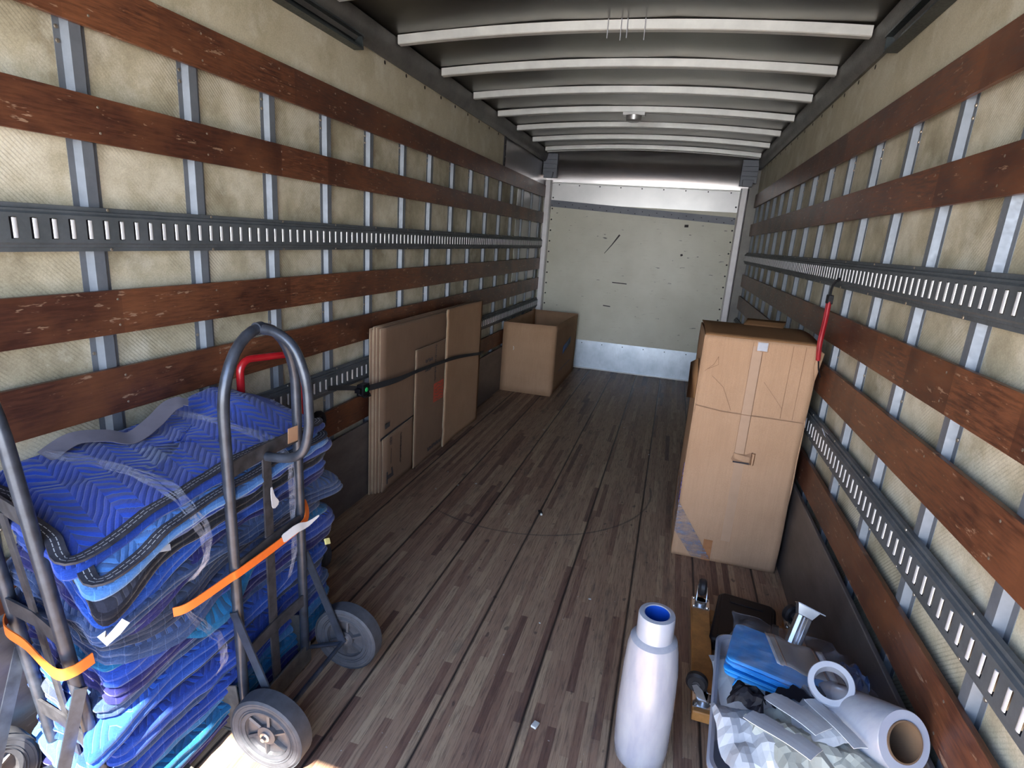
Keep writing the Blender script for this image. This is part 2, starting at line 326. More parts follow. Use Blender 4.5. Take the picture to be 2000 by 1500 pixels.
# ------------------------------------------------------------------ mesh helpers
class MB:
    def __init__(s): s.v = []; s.f = []; s.mi = []; s.uv = {}
    def add(s, vs, fs, mi=0, xf=None):
        o = len(s.v)
        for p in vs:
            p = Vector(p); s.v.append(tuple(xf @ p) if xf else tuple(p))
        for f in fs: s.f.append(tuple(i + o for i in f)); s.mi.append(mi)
        return o
    def box(s, a, b, mi=0, xf=None):
        x0, y0, z0 = a; x1, y1, z1 = b
        vs = [(x0, y0, z0), (x1, y0, z0), (x1, y1, z0), (x0, y1, z0), (x0, y0, z1), (x1, y0, z1), (x1, y1, z1), (x0, y1, z1)]
        s.add(vs, [(0, 3, 2, 1), (4, 5, 6, 7), (0, 1, 5, 4), (1, 2, 6, 5), (2, 3, 7, 6), (3, 0, 4, 7)], mi, xf)
    def tube(s, pts, r, n=12, mi=0, closed=False, xf=None, sx=1.0, up=None):
        pts = [Vector(p) for p in pts]; rings = []; k = len(pts); prev = None
        for i, p in enumerate(pts):
            if closed: t = pts[(i + 1) % k] - pts[i - 1]
            else: t = pts[min(i + 1, k - 1)] - pts[max(i - 1, 0)]
            t.normalize()
            if up is not None: a = Vector(up).cross(t)
            elif prev is None: a = t.orthogonal()
            else: a = prev - t * prev.dot(t)
            a.normalize(); prev = a; b = t.cross(a)
            rr = r[i] if isinstance(r, (list, tuple)) else r
            rings.append([p + a * (rr * math.cos(2 * math.pi * j / n)) * sx + b * (rr * math.sin(2 * math.pi * j / n)) for j in range(n)])
        vs = [q for ring in rings for q in ring]; fs = []
        for i in range(k if closed else k - 1):
            i2 = (i + 1) % k
            for j in range(n): fs.append((i * n + j, i * n + (j + 1) % n, i2 * n + (j + 1) % n, i2 * n + j))
        if not closed: fs.append(tuple(reversed(range(n)))); fs.append(tuple((k - 1) * n + j for j in range(n)))
        s.add(vs, fs, mi, xf)
    def ribbon(s, pts, width, thick, normals, mi=0, xf=None):
        """flat band: pts centreline, width direction = tangent x normal"""
        pts = [Vector(p) for p in pts]; k = len(pts); vs = []; o = len(s.v); L = 0
        for i, p in enumerate(pts):
            t = (pts[min(i + 1, k - 1)] - pts[max(i - 1, 0)]).normalized()
            nn = Vector(normals[i] if isinstance(normals, list) else normals); nn = (nn - t * nn.dot(t)).normalized()
            wd = t.cross(nn); ww = width[i] if isinstance(width, list) else width
            for a, b in ((-.5, -.5), (.5, -.5), (.5, .5), (-.5, .5)): vs.append(p + wd * ww * a + nn * thick * b)
        fs = []; 
        for i in range(k - 1):
            for j in range(4): fs.append((i * 4 + j, i * 4 + (j + 1) % 4, i * 4 + 4 + (j + 1) % 4, i * 4 + 4 + j))
        fs.append((3, 2, 1, 0)); e = (k - 1) * 4; fs.append((e, e + 1, e + 2, e + 3))
        s.add(vs, fs, mi, xf)
        for i, p in enumerate(pts):
            if i: L += (p - pts[i - 1]).length
            for j, v in enumerate((0, 1, 1, 0)): s.uv[o + i * 4 + j] = (L, v)
    def lathe(s, prof, n=32, mi=0, xf=None, close=False):
        """prof: list of (r, z) revolved around local Z; mi may be a list per segment"""
        vs = []; k = len(prof)
        for (r, z) in prof:
            for j in range(n): a = 2 * math.pi * j / n; vs.append((r * math.cos(a), r * math.sin(a), z))
        for i in range(k if close else k - 1):
            i2 = (i + 1) % k; fs = [(i * n + j, i * n + (j + 1) % n, i2 * n + (j + 1) % n, i2 * n + j) for j in range(n)]
            if i == 0: o = s.add(vs, fs, mi[0] if isinstance(mi, list) else mi, xf)
            else:
                for f in fs: s.f.append(tuple(q + o for q in f)); s.mi.append(mi[i] if isinstance(mi, list) else mi)
    def prism(s, poly, axis, a, b, mi=0, xf=None):
        """poly of 2-D points swept along axis ('x','y','z') from a to b"""
        def P(u, v, w): return {'x': (w, u, v), 'y': (u, w, v), 'z': (u, v, w)}[axis]
        n = len(poly); vs = [P(u, v, a) for u, v in poly] + [P(u, v, b) for u, v in poly]
        fs = [(i, (i + 1) % n, n + (i + 1) % n, n + i) for i in range(n)] + [tuple(reversed(range(n))), tuple(range(n, 2 * n))]
        s.add(vs, fs, mi, xf)
    def strip(s, poly, axis, a, b, mi=0):
        def P(u, v, w): return {'x': (w, u, v), 'y': (u, w, v), 'z': (u, v, w)}[axis]
        n = len(poly); s.add([P(u, v, a) for u, v in poly] + [P(u, v, b) for u, v in poly], [(i, i + 1, n + i + 1, n + i) for i in range(n - 1)], mi)
    def grid(s, fn, nu, nv, mi=0, xf=None):
        vs = [fn(i / nu, j / nv) for i in range(nu + 1) for j in range(nv + 1)]
        s.add(vs, [(i * (nv + 1) + j, (i + 1) * (nv + 1) + j, (i + 1) * (nv + 1) + j + 1, i * (nv + 1) + j + 1) for i in range(nu) for j in range(nv)], mi, xf)
    def build(s, name, mats, parent=None, smooth=True, bevel=0, sub=0, solid=0, kind=None, label=None, loc=None):
        me = bpy.data.meshes.new(name); vv = s.v
        if loc: vv = [(x - loc[0], y - loc[1], z - loc[2]) for x, y, z in vv]
        me.from_pydata(vv, [], s.f); me.validate(clean_customdata=False)
        if not isinstance(mats, (list, tuple)): mats = [mats]
        for mm in mats: me.materials.append(mm)
        if len(me.polygons) == len(s.mi): me.polygons.foreach_set('material_index', s.mi)
        if s.uv:
            ul = me.uv_layers.new(name='UVMap')
            for lp in me.loops: ul.data[lp.index].uv = s.uv.get(lp.vertex_index, (0, 0))
        if smooth:
            me.polygons.foreach_set('use_smooth', [True] * len(me.polygons)); me.set_sharp_from_angle(angle=R(38))
        me.update()
        o = bpy.data.objects.new(name, me); COL.objects.link(o)
        if parent: o.parent = parent
        if loc: o.location = loc
        if bevel:
            b = o.modifiers.new('b', 'BEVEL'); b.width = bevel; b.segments = 2; b.limit_method = 'ANGLE'; b.angle_limit = R(40)
        if solid: q = o.modifiers.new('s', 'SOLIDIFY'); q.thickness = solid; q.offset = 0
        if sub: q = o.modifiers.new('u', 'SUBSURF'); q.levels = sub; q.render_levels = sub
        if kind: o['kind'] = kind
        if label: o['label'] = label
        return o
def tag(o, label, cat, group=None, kind=None):
    o['label'] = label; o['category'] = cat
    if group: o['group'] = group
    if kind: o['kind'] = kind
    return o
def empty(name, loc=(0, 0, 0), rot=(0, 0, 0)):
    o = bpy.data.objects.new(name, None); COL.objects.link(o); o.location = loc; o.rotation_euler = rot; o.empty_display_size = 0.1
    return o
def copy_tree(o, parent=None):
    c = o.copy(); COL.objects.link(c); c.parent = parent
    for ch in [q for q in bpy.data.objects if q.parent == o]: copy_tree(ch, c)
    return c
def arc(c, r, a0, a1, n, plane='xz', ry=None):
    out = []
    for i in range(n + 1):
        a = R(a0 + (a1 - a0) * i / n); u = r * math.cos(a); v = (ry or r) * math.sin(a)
        out.append({'xz': (c[0] + u, c[1], c[2] + v), 'yz': (c[0], c[1] + u, c[2] + v), 'xy': (c[0] + u, c[1] + v, c[2])}[plane])
    return out
def smoothpath(pts, n=8):
    pts = [Vector(p) for p in pts]; out = []
    for i in range(len(pts) - 1):
        p0 = pts[max(i - 1, 0)]; p1 = pts[i]; p2 = pts[i + 1]; p3 = pts[min(i + 2, len(pts) - 1)]
        for k in range(n):
            t = k / n; out.append(0.5 * ((2 * p1) + (-p0 + p2) * t + (2 * p0 - 5 * p1 + 4 * p2 - p3) * t * t + (-p0 + 3 * p1 - 3 * p2 + p3) * t ** 3))
    out.append(pts[-1]); return out

# ------------------------------------------------------------------ the truck body
Y0, Y1 = -0.49, 7.27
YARD = MB(); YARD.box((-14, -16, -1.0), (14, 14, -0.95)); tag(YARD.build('ground', M['concrete'], kind='structure'), 'pale concrete ground outside behind the truck', 'ground', kind='structure')
f = MB(); f.box((-1.26, Y0, -0.05), (1.26, 7.31, 0.0)); floor = f.build('floor', M['floor'], kind='structure')
def wall(side, sg, y0stud):
    b = MB(); xs = sorted((sg * 1.24, sg * 1.27)); b.box((xs[0], Y0, -0.05), (xs[1], 7.31, 2.66))
    wl = b.build('wall_' + side, M['panel'], kind='structure')
    k = -6
    while True:
        y = y0stud + k * 0.4064; k += 1
        if y < Y0 + 0.06: continue
        if y > 7.2: break
        prof = [(1.2399, y - .045), (1.2385, y - .045), (1.2385, y - .026), (1.2175, y - .017), (1.2175, y + .017), (1.2385, y + .026), (1.2385, y + .045), (1.2399, y + .045)]
        s = MB(); s.prism([(sg * a, c) for a, c in prof], 'z', 0.0, 2.20)
        for zz in (2.03, 2.065, 1.16, 0.69):    # rivet heads on the flange
            s.lathe([(0, .004), (.005, .003), (.006, 0)], 8, 1, Matrix.Translation((sg * 1.2385, y - .036, zz)) @ Matrix.Rotation(-sg * math.pi / 2, 4, 'Y'))
        s.build('stud', [M['stud'], M['brass']], wl)
    # smooth top panel with a row of open holes
    y1 = 5.42 if side == 'left' else 7.27
    t = MB(); xs = sorted((sg * 1.217, sg * 1.2395)); t.box((xs[0], Y0, 2.16), (xs[1], y1, 2.50))
    yy = 0.1
    while yy < y1 - 0.1:
        t.lathe([(0, .0008), (.010, .0006), (.011, 0)], 10, 1, Matrix.Translation((sg * 1.2168, yy + (.14 if side == 'left' else 0), 2.468)) @ Matrix.Rotation(-sg * math.pi / 2, 4, 'Y')); yy += .262
    t.build('top_panel', [M['ply_smooth'], M['hole']], wl)
    e = MB(); xs = sorted((sg * 1.214, sg * 1.218)); e.box((xs[0], Y0, 2.484), (xs[1], y1, 2.492)); e.build('panel_edge', M['plyedge'], wl)
    if side == 'left':
        t = MB(); t.box((-1.235, 5.44, 2.16), (-1.222, 7.27, 2.50)); t.build('sheet_metal_panel', M['nose'], wl)
        t = MB(); t.box((-1.2165, 5.405, 2.226), (-1.205, 5.445, 2.50))
        for q in range(5): t.lathe([(0, .005), (.006, .003), (.007, 0)], 8, 1, Matrix.Translation((-1.205, 5.425, 2.25 + q * .055)) @ Matrix.Rotation(math.pi / 2, 4, 'Y'))
        t.build('panel_joint_strip', [M['slotdark'], M['chrome']], wl)
        t = MB()
        for (a, c) in ((1.51, 1.77), (1.91, 2.08), (1.12, 1.21), (1.36, 1.47), (.87, .96)): t.box((-1.239, 6.05, a), (-1.233, 7.2, c))
        t.build('white_liner', M['alusheet'], wl)
    # aluminium top rail
    xs = [(sg * 1.245, 2.495), (sg * 1.195, 2.475), (sg * 1.185, 2.49), (sg * 1.175, 2.50), (sg * 1.165, 2.552), (sg * 1.165, 2.60), (sg * 1.245, 2.66)]
    rl = MB(); rl.prism(xs if sg < 0 else xs[::-1], 'y', Y0, 7.27); rl.build('trim_1' if sg < 0 else 'trim_2', M['rail'], None, kind='structure')
    sc = MB(); xs = sorted((sg * 1.182, sg * 1.198)); sc.box((xs[0], Y0, 0.001), (xs[1], 7.2, 0.47)); sc.build('baseboard_' + side, M['scuff'], None, kind='structure', bevel=.003)
    return wl
wall('left', -1, 1.360); wall('right', 1, 1.745)

# brown wooden slats: (z0, z1)
SL = [(2.083, 2.222), (1.779, 1.905), (1.218, 1.354), (0.965, 1.111), (0.493, 0.641)]
ordn = ['topmost brown wooden slat high on the {} wall, below the smooth panel', 'second brown wooden slat from the top of the {} wall, above the upper cargo rail',
        'scratched brown wooden slat just below the upper cargo rail of the {} wall', 'brown wooden slat above the lower cargo rail of the {} wall',
        'lowest brown wooden slat on the {} wall, just above the dark scuff board']
for side, sg, ys in (('left', -1, 1.360), ('right', 1, 1.745)):
    for (z0, z1), lb in zip(SL, ordn):
        b = MB(); xs = sorted((sg * 1.2, sg * 1.2165)); b.box((xs[0], Y0 + .01, z0), (xs[1], 7.2, z1))
        k = -4
        while ys + k * .4064 < 7.1:
            y = ys + k * .4064; k += 1
            if y < Y0 + .05: continue
            for zz in (z0 + .028, z1 - .028):
                b.lathe([(0, .0012), (.0035, .001), (.0045, 0)], 6, 1, Matrix.Translation((sg * 1.2, y + .03, zz)) @ Matrix.Rotation(-sg * math.pi / 2, 4, 'Y'))
        o = b.build('wooden_slat', [M['slat'], M['brass']], bevel=.002)
        tag(o, lb.format(side), 'slat', 'wooden slats along the truck walls')
# slotted cargo rails
def etrack(sg, z0, z1):
    b = MB(); zc = (z0 + z1) / 2; hz = .028; X = lambda d: sg * d
    xf_, xb = 1.190, 1.2172          # face plane, back plane
    prof = [(X(xb), z1), (X(1.204), z1 - .001), (X(1.204), z1 - .012), (X(1.197), z1 - .014), (X(1.197), z1 - .02), (X(xf_), z1 - .026), (X(xf_), zc + hz)]
    b.strip(prof, 'y', Y0, 7.2, 0); b.strip([(x, 2 * zc - z) for x, z in prof], 'y', Y0, 7.2, 0)
    y = Y0 + .02; pw = .0508; sw = .019
    prev = Y0
    while y + sw < 7.2:
        def q(a, c, mi, xx=xf_): b.add([(X(xx), a, zc - hz), (X(xx), c, zc - hz), (X(xx), c, zc + hz), (X(xx), a, zc + hz)], [(0, 1, 2, 3)], mi)
        q(prev, y, 0)
        q(y, y + sw, 2, xf_ + .016)
        b.add([(X(xf_), y, zc - hz), (X(xf_ + .016), y, zc - hz), (X(xf_ + .016), y, zc + hz), (X(xf_), y, zc + hz)], [(0, 1, 2, 3)], 2)
        for s_ in (-1, 1): b.add([(X(xf_), y, zc + s_ * hz), (X(xf_), y + sw, zc + s_ * hz), (X(xf_ + .016), y + sw, zc + s_ * hz), (X(xf_ + .016), y, zc + s_ * hz)], [(0, 1, 2, 3)], 2)
        # curled lip on the far edge of the slot
        rr = .0062; cpts = []
        for j in range(7):
            a = R(-15 + 210 * j / 6 - 10); cpts.append((X(xf_ + .001 - rr * math.sin(a) * .45), y + sw - rr * 1.0 - rr * math.cos(a) * -1.0))
        b.add([(x, yy, zc - hz + .002) for x, yy in cpts] + [(x, yy, zc + hz - .002) for x, yy in cpts], [(j, j + 1, 7 + j + 1, 7 + j) for j in range(6)] + [tuple(range(7)), tuple(range(7, 14))], 1)
        prev = y + sw; y += pw
    b.add([(X(xf_), prev, zc - hz), (X(xf_), 7.2, zc - hz), (X(xf_), 7.2, zc + hz), (X(xf_), prev, zc + hz)], [(0, 1, 2, 3)], 0)
    ys = (1.36 if sg < 0 else 1.745) - .4064 * 4
    while ys < 7.1:
        if ys > Y0 + .05:
            for zz in (z0 + .006, z1 - .006): b.lathe([(0, .003), (.004, .002), (.005, 0)], 8, 3, Matrix.Translation((X(1.204), ys + .03, zz)) @ Matrix.Rotation(-sg * math.pi / 2, 4, 'Y'))
        ys += .4064
    return b.build('cargo_rail', [M['track'], M['lip'], M['slotdark'], M['brass']])
for side, sg in (('left', -1), ('right', 1)):
    tag(etrack(sg, 1.471, 1.598), 'upper slotted grey steel cargo rail at mid height of the %s wall' % side, 'cargo rail', 'slotted steel cargo rails')
    tag(etrack(sg, .730, .860), 'lower slotted grey steel cargo rail of the %s wall, between the two lowest slats' % side, 'cargo rail', 'slotted steel cargo rails')
# roll-up door track ends under the top rail
for side, sg, ye in (('left', -1, 2.80), ('right', 1, 2.93)):
    b = MB(); pr = [(sg * 1.214, 2.435), (sg * 1.160, 2.435), (sg * 1.160, 2.443), (sg * 1.205, 2.443), (sg * 1.205, 2.492), (sg * 1.155, 2.492), (sg * 1.155, 2.50), (sg * 1.214, 2.50)]
    b.prism(pr, 'y', Y0, ye); b.box((min(sg * 1.16, sg * 1.205), ye - .012, 2.443), (max(sg * 1.16, sg * 1.205), ye - .002, 2.492))
    tag(b.build('door_track', M['doortrack']), 'dark steel roller door track under the roof edge of the %s wall' % side, 'door track')
# roof sheet and bows
def roofz(x, lift=0): return 2.565 + .052 * (1 - (x / 1.2) ** 2) + lift
b = MB(); nx = 24
b.grid(lambda u, v: (-1.24 + 2.48 * u, Y0 + (7.0 - Y0) * v, roofz(-1.24 + 2.48 * u, .045) + .006 * noise.noise(Vector((u * 3, v * 9, 1)))), nx, 60)
ceil = b.build('ceiling', M['roof'], kind='structure')
b = MB(); b.box((-1.27, Y0, 2.66), (1.27, 7.3, 2.68)); b.build('roof_skin', M['roof'], ceil)
ybow = [y for y in [3.17 + .61 * k for k in range(-6, 7)] if y < 6.9] + [6.93]
for yb in ybow:
    b = MB(); pts = [-1.155 + 2.31 * i / 20 for i in range(21)]
    pr = [(-.024, .044), (-.022, .004), (-.018, 0), (.018, 0), (.022, .004), (.024, .044)]
    vs = [(x, yb + a, roofz(x) - .004 + c) for x in pts for a, c in pr]; n = len(pr)
    fs = [(i * n + j, i * n + j + 1, i * n + n + j + 1, i * n + n + j) for i in range(20) for j in range(n - 1)] + [tuple(range(n)), tuple(range(20 * n, 21 * n))]
    b.add(vs, fs); b.build('roof_bow', M['bow'], ceil)
b = MB(); b.lathe([(0, -.045), (.045, -.045), (.058, -.035), (.062, .0), (.050, .004)], 24)
b.box((-.085, -.035, .0), (.085, .035, .022))
dl = b.build('dome_light', [M['alusheet']], loc=None); dl.location = (-.02, 4.97, 2.585)
tag(dl, 'small round dome light fixed under the middle of a roof bow', 'ceiling light')
b = MB(); b.tube(smoothpath([(-.9, 5.03, 2.585), (-.5, 5.02, 2.61), (-.1, 5.0, 2.615), (.1, 5.0, 2.615), (.6, 5.03, 2.60), (1.0, 5.03, 2.585)], 6), .006, 6)
tag(b.build('light_cable', M['rail']), 'thin grey cable running across the roof to the dome light', 'cable')
for i, xx in enumerate((-.02, .045, .075, .16)):
    b = MB(); b.tube([(xx, 3.14, 2.66), (xx, 3.143, 2.635), (xx, 3.145, 2.60), (xx, 3.147, 2.575 - .01 * (i % 2))], .0025, 6)
    tag(b.build('hanging_wire', M['white']), 'thin pale wire end hanging over the nearest full roof bow', 'wire', 'wire ends over the roof bow')
# front bulkhead
b = MB(); b.box((-1.27, 7.27, -.05), (1.27, 7.31, 2.66)); wf = b.build('wall_front', M['front'], kind='structure')
b = MB(); b.box((-1.2, 7.262, .004), (1.1, 7.2695, .365))
for i in range(9):
    b.lathe([(0, .003), (.006, .002), (.007, 0)], 8, 1, Matrix.Translation((-1.1 + i * .26, 7.262, .33)) @ Matrix.Rotation(math.pi / 2, 4, 'X'))
b.build('kick_plate', [M['kick'], M['slotdark']], wf)
b = MB(); b.box((-1.2, 7.235, 0.0), (1.1, 7.2615, .012)); b.build('floor_angle', M['alusheet'], wf)
b = MB(); b.box((-1.19, 7.262, 2.03), (1.06, 7.2695, 2.27)); b.build('aluminium_panel', M['alusheet'], wf)
b = MB(); b.add([(-1.18, 7.258, 1.985), (1.04, 7.258, 1.895), (1.04, 7.258, 1.975), (-1.18, 7.258, 2.065), (-1.18, 7.2695, 1.985), (1.04, 7.2695, 1.895), (1.04, 7.2695, 1.975), (-1.18, 7.2695, 2.065)], [(0, 1, 2, 3), (7, 6, 5, 4), (0, 4, 5, 1), (3, 2, 6, 7), (0, 3, 7, 4), (1, 5, 6, 2)])
for i in range(26):
    x = -1.12 + i * .085; b.lathe([(0, .003), (.005, .002), (.006, 0)], 8, 1, Matrix.Translation((x, 7.258, 2.0 + (.03 if i % 2 else 0) - .0405 * (x + 1.18))) @ Matrix.Rotation(math.pi / 2, 4, 'X'))
b.build('riveted_band', [M['band'], M['slotdark']], wf)
b = MB(); b.box((-1.19, 7.235, 2.258), (1.06, 7.2695, 2.272))
for i in range(9): b.lathe([(0, .004), (.006, .003), (.008, 0)], 8, 1, Matrix.Translation((-1.05 + i * .25, 7.262, 2.243)) @ Matrix.Rotation(math.pi / 2, 4, 'X'))
b.build('header_lip', [M['bow'], M['slotdark']], wf)
b = MB(); pts = [(6.93 + .335 * math.sin(a), 2.262 + .34 * math.cos(a)) for a in [R(90 * i / 14) for i in range(15)]]
b.strip(pts, 'x', -1.24, 1.2, 0); b.build('curved_header', M['nose'], wf)
for nm, x0, x1 in (('left', -1.215, -1.135), ('right', 1.045, 1.125)):
    b = MB(); b.prism([(x0, 7.27), (x0, 7.20), (x0 + .012, 7.185), (x1 - .012, 7.185), (x1, 7.20), (x1, 7.27)], 'z', 0.0, 2.29)
    for i in range(14): b.lathe([(0, .006), (.007, .004), (.010, 0)], 8, 1, Matrix.Translation(((x1 + .02) if nm == 'left' else (x0 - .02), 7.262, .4 + i * .13)) @ Matrix.Rotation(math.pi / 2, 4, 'X'))
    b.build('trim_3' if nm == 'left' else 'trim_4', [M['post'], M['slotdark']], None, kind='structure')
b = MB(); b.box((1.126, 7.12, 0.0), (1.24, 7.27, 2.55)); b.build('trim_5', M['rail'], None, kind='structure')
for sg, xc in ((-1, -1.13), (1, 1.09)):
    b = MB(); b.prism([(xc - .085, 2.57), (xc + .085, 2.57), (xc + .085, 2.30), (xc + .03, 2.30), (xc + .0, 2.34), (xc - .085, 2.33)] if sg < 0 else [(xc - .085, 2.57), (xc + .085, 2.57), (xc + .085, 2.33), (xc, 2.34), (xc - .03, 2.30), (xc - .085, 2.30)], 'y', 7.02, 7.10)
    b.prism([(xc - .06, 2.36), (xc + .05, 2.36), (xc + .04, 2.29), (xc - .06, 2.29)], 'y', 6.97, 7.02)
    for q in range(3): b.box((xc - .08, 7.012, 2.40 + q * .05), (xc + .08, 7.02, 2.405 + q * .05))
    b.build('corner_casting', M['band'], wf, bevel=.004)
b = MB()
b.ribbon([(-.415, 7.2685, 1.467), (-.33, 7.2685, 1.58), (-.251, 7.2685, 1.70)], [.006, .012, .02], .0012, (0, -1, 0))
b.ribbon([(.49, 7.2685, 1.85), (.535, 7.2685, 1.852)], .03, .0012, (0, -1, 0)); b.ribbon([(.49, 7.2685, 1.51), (.515, 7.2685, 1.52)], .025, .0012, (0, -1, 0))
b.ribbon([(-.28, 7.2685, 1.125), (-.1, 7.2685, 1.12)], .012, .0012, (0, -1, 0)); b.ribbon([(-.36, 7.2685, .83), (-.27, 7.2685, .825)], .012, .0012, (0, -1, 0))
b.build('scratch_mark', M['inkgrey'], wf)
# rear door frame behind the viewer
b = MB(); b.box((-1.27, Y0 - .04, 2.42), (1.27, Y0, 2.70)); b.box((-1.27, Y0 - .04, -.05), (-1.2, Y0, 2.42)); b.box((1.2, Y0 - .04, -.05), (1.27, Y0, 2.42))
b.build('trim_6', M['rail'], None, kind='structure')

# ------------------------------------------------------------------ cardboard boxes
# tall wardrobe box
t = empty('wardrobe_box', (.643, 2.93, 0)); tag(t, 'tall closed brown wardrobe carton standing upright beside the right wall', 'cardboard box')
W_, D_, H_ = .515, .50, 1.20; o3 = (0, 0, 0)
b = MB()
def jit(u, v, k, amp=.004): return amp * noise.noise(Vector((u * 4 + k, v * 6, k * 3)))
b.grid(lambda u, v: (W_ * u + .004 * math.sin(v * 9) * (u > .99), jit(u, v, 1) - .006 * math.exp(-((v - .69) / .012) ** 2) * -1, H_ * v), 20, 60)
b.grid(lambda u, v: (0 + jit(u, v, 2), D_ * (1 - u), H_ * v), 12, 40); b.grid(lambda u, v: (W_ + jit(u, v, 3), D_ * u, H_ * v), 12, 40)
b.grid(lambda u, v: (W_ * (1 - u), D_, H_ * v), 8, 20)
b.add([(0, 0, 0.003), (W_, 0, 0.003), (W_, D_, 0.003), (0, D_, 0.003)], [(3, 2, 1, 0)])
b.build('body', [M['card']], t, solid=.005)
b = MB(); b.grid(lambda u, v: (W_ * u, -.002 + D_ * v * .97, H_ + .003 + .012 * math.sin(v * 3.1) + .010 * v), 12, 10)
b.build('top_flap', [M['card_d']], t, solid=.005)
b = MB(); b.grid(lambda u, v: (.21 + .2 * u + .03 * v, D_ - .09 + .1 * v, H_ + .015 + .03 * v), 8, 3); b.build('top_flap', [M['card_d']], t, solid=.005)
b = MB(); b.add([(-.004, .06, .86), (-.004, .14, .84), (-.03, .30, .80), (-.035, .30, 1.0), (-.012, .10, 1.06), (-.004, .05, .95)], [(0, 1, 2, 3, 4, 5)]); b.build('torn_flap', [M['card_d']], t, solid=.005)
b = MB()
for (x, w2) in ((.222, .0022), (.268, .003), (.40, .0022), (.455, .0016)): b.box((x, -.0042, .83 if x > .3 else .60), (x + w2, -.0030, 1.19))
b.ribbon([(.004, -.0045, .842), (.13, -.0045, .826), (.28, -.0045, .824), (.51, -.0045, .822)], .004, .001, (0, -1, 0))
b.ribbon([(.02, -.0045, 1.02), (.06, -.0045, 1.06), (.075, -.0045, 1.10)], .002, .001, (0, -1, 0)); b.ribbon([(.075, -.0045, 1.10), (.08, -.0045, 1.06), (.03, -.0045, 1.03)], .002, .001, (0, -1, 0))
b.ribbon([(.06, -.0045, 1.0), (.12, -.0045, .95), (.17, -.0045, .84)], .0015, .001, (0, -1, 0)); b.ribbon([(.30, -.0045, 1.0), (.36, -.0045, .93), (.40, -.0045, .88)], .0015, .001, (0, -1, 0))
b.build('fold_line', [M['crease']], t)
b = MB(); b.grid(lambda u, v: (.224 + .045 * u, -.0042, .62 + .55 * v), 1, 8); b.grid(lambda u, v: (.232 + .045 * u, -.0042, .13 + .46 * v), 1, 8); b.build('tape_strip', [M['tape']], t)
b = MB(); b.grid(lambda u, v: (.15 + .045 * u, -.0046 - .001 * math.sin(v * 20), .0 + .12 * v), 2, 8); b.build('brown_tape', [M['btape']], t)
b = MB(); b.box((.242, -.010, 1.150), (.288, -.004, 1.192)); b.build('label', [M['white']], t, bevel=.002, label='white plastic label holder')
b = MB(); b.box((.238, -.0085, 1.146), (.292, -.0045, 1.196)); b.build('label_border', [M['tape']], t, bevel=.002)
# torn hand hole
b = MB(); pl = [(.212, .588), (.22, .578), (.30, .566), (.318, .575), (.322, .60), (.31, .64), (.28, .622), (.235, .618), (.218, .608)]
b.add([(x, -.0045, z) for x, z in pl], [tuple(range(len(pl)))]); b.build('hand_hole', [M['crease']], t)
b = MB(); b.grid(lambda u, v: (.22 + .085 * u, -.006 - .018 * v * math.sin(u * 3.1), .594 - .010 * u + .028 * (1 - v)), 8, 4); b.grid(lambda u, v: (.305 + .014 * u, -.006 - .014 * math.sin(u * 3), .572 + .062 * v), 3, 5); b.build('torn_edge', [M['card']], t, solid=.004)
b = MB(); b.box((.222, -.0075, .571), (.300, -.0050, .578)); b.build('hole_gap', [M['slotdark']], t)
# grey stretch film across the lower left corner
b = MB(); b.grid(lambda u, v: (-.006 + (.10 + .10 * v) * u, -.009 - .002 * math.sin(v * 20 + u * 5), (.13 + .17 * v) * (1 - u) + .012), 14, 8)
b.grid(lambda u, v: (-.009, .30 * u, .14 + .16 * v + .10 * u), 6, 4); b.build('stretch_film', [M['filmgrey']], t)
b = MB()
for i in range(9): b.box((-.006, .02 + .0 * i, .50 - .026 * i), (-.003, .035 + .014 * (i % 3), .515 - .026 * i))
b.build('side_print', [M['inkpurple']], t)
b = MB(); b.add([(W_ - .01, -.004, 1.19), (W_ + .02, -.006, 1.17), (W_ + .012, -.004, 1.10), (W_ + .002, -.004, 1.03), (W_ - .012, -.004, 1.10)], [(0, 1, 2, 3, 4)]); b.build('torn_corner', [M['card']], t, solid=.006)

# open box near the front wall
x0, x1, y0, y1, h = -1.178, -.633, 5.67, 7.05, .735
t = empty('open_box', (x0, y0, 0)); tag(t, 'open topped brown cardboard box in the far left corner near the front wall', 'cardboard box')
W_, D_ = x1 - x0, y1 - y0
for nm, g in (('front_panel', lambda u, v: (W_ * u - .08 * 0, .003 * math.sin(v * 3), h * v + .008 * u * v)), ('back_panel', lambda u, v: (W_ * u, D_, (h - .015) * v)),
              ('side_panel', lambda u, v: (0, D_ * u, (h - .01) * v)), ('side_panel', lambda u, v: (W_ - .006 * math.sin(u * 3) * v, D_ * u, (h + .008 - .03 * u) * v))):
    b = MB(); b.grid(g, 10, 10); b.build(nm, [M['card']], t, solid=.007)
b = MB(); b.grid(lambda u, v: (W_ * u, D_ * v, .004), 2, 2); b.build('bottom', [M['card']], t, solid=.006)
b = MB(); b.add([(W_ + .005, .52, .36), (W_ + .005, .98, .42), (W_ + .005, .98, .50), (W_ + .005, .52, .45)], [(0, 1, 2, 3)]); b.box((W_ + .004, .35, .2), (W_ + .0055, 1.05, .203)); b.build('blue_print', [M['inkblue']], t, solid=.001)
b = MB(); b.ribbon([(.12, -.005, .45), (.125, -.005, .47), (.118, -.005, .49)], .006, .001, (0, -1, 0)); b.build('scuff_mark', [M['foam']], t)

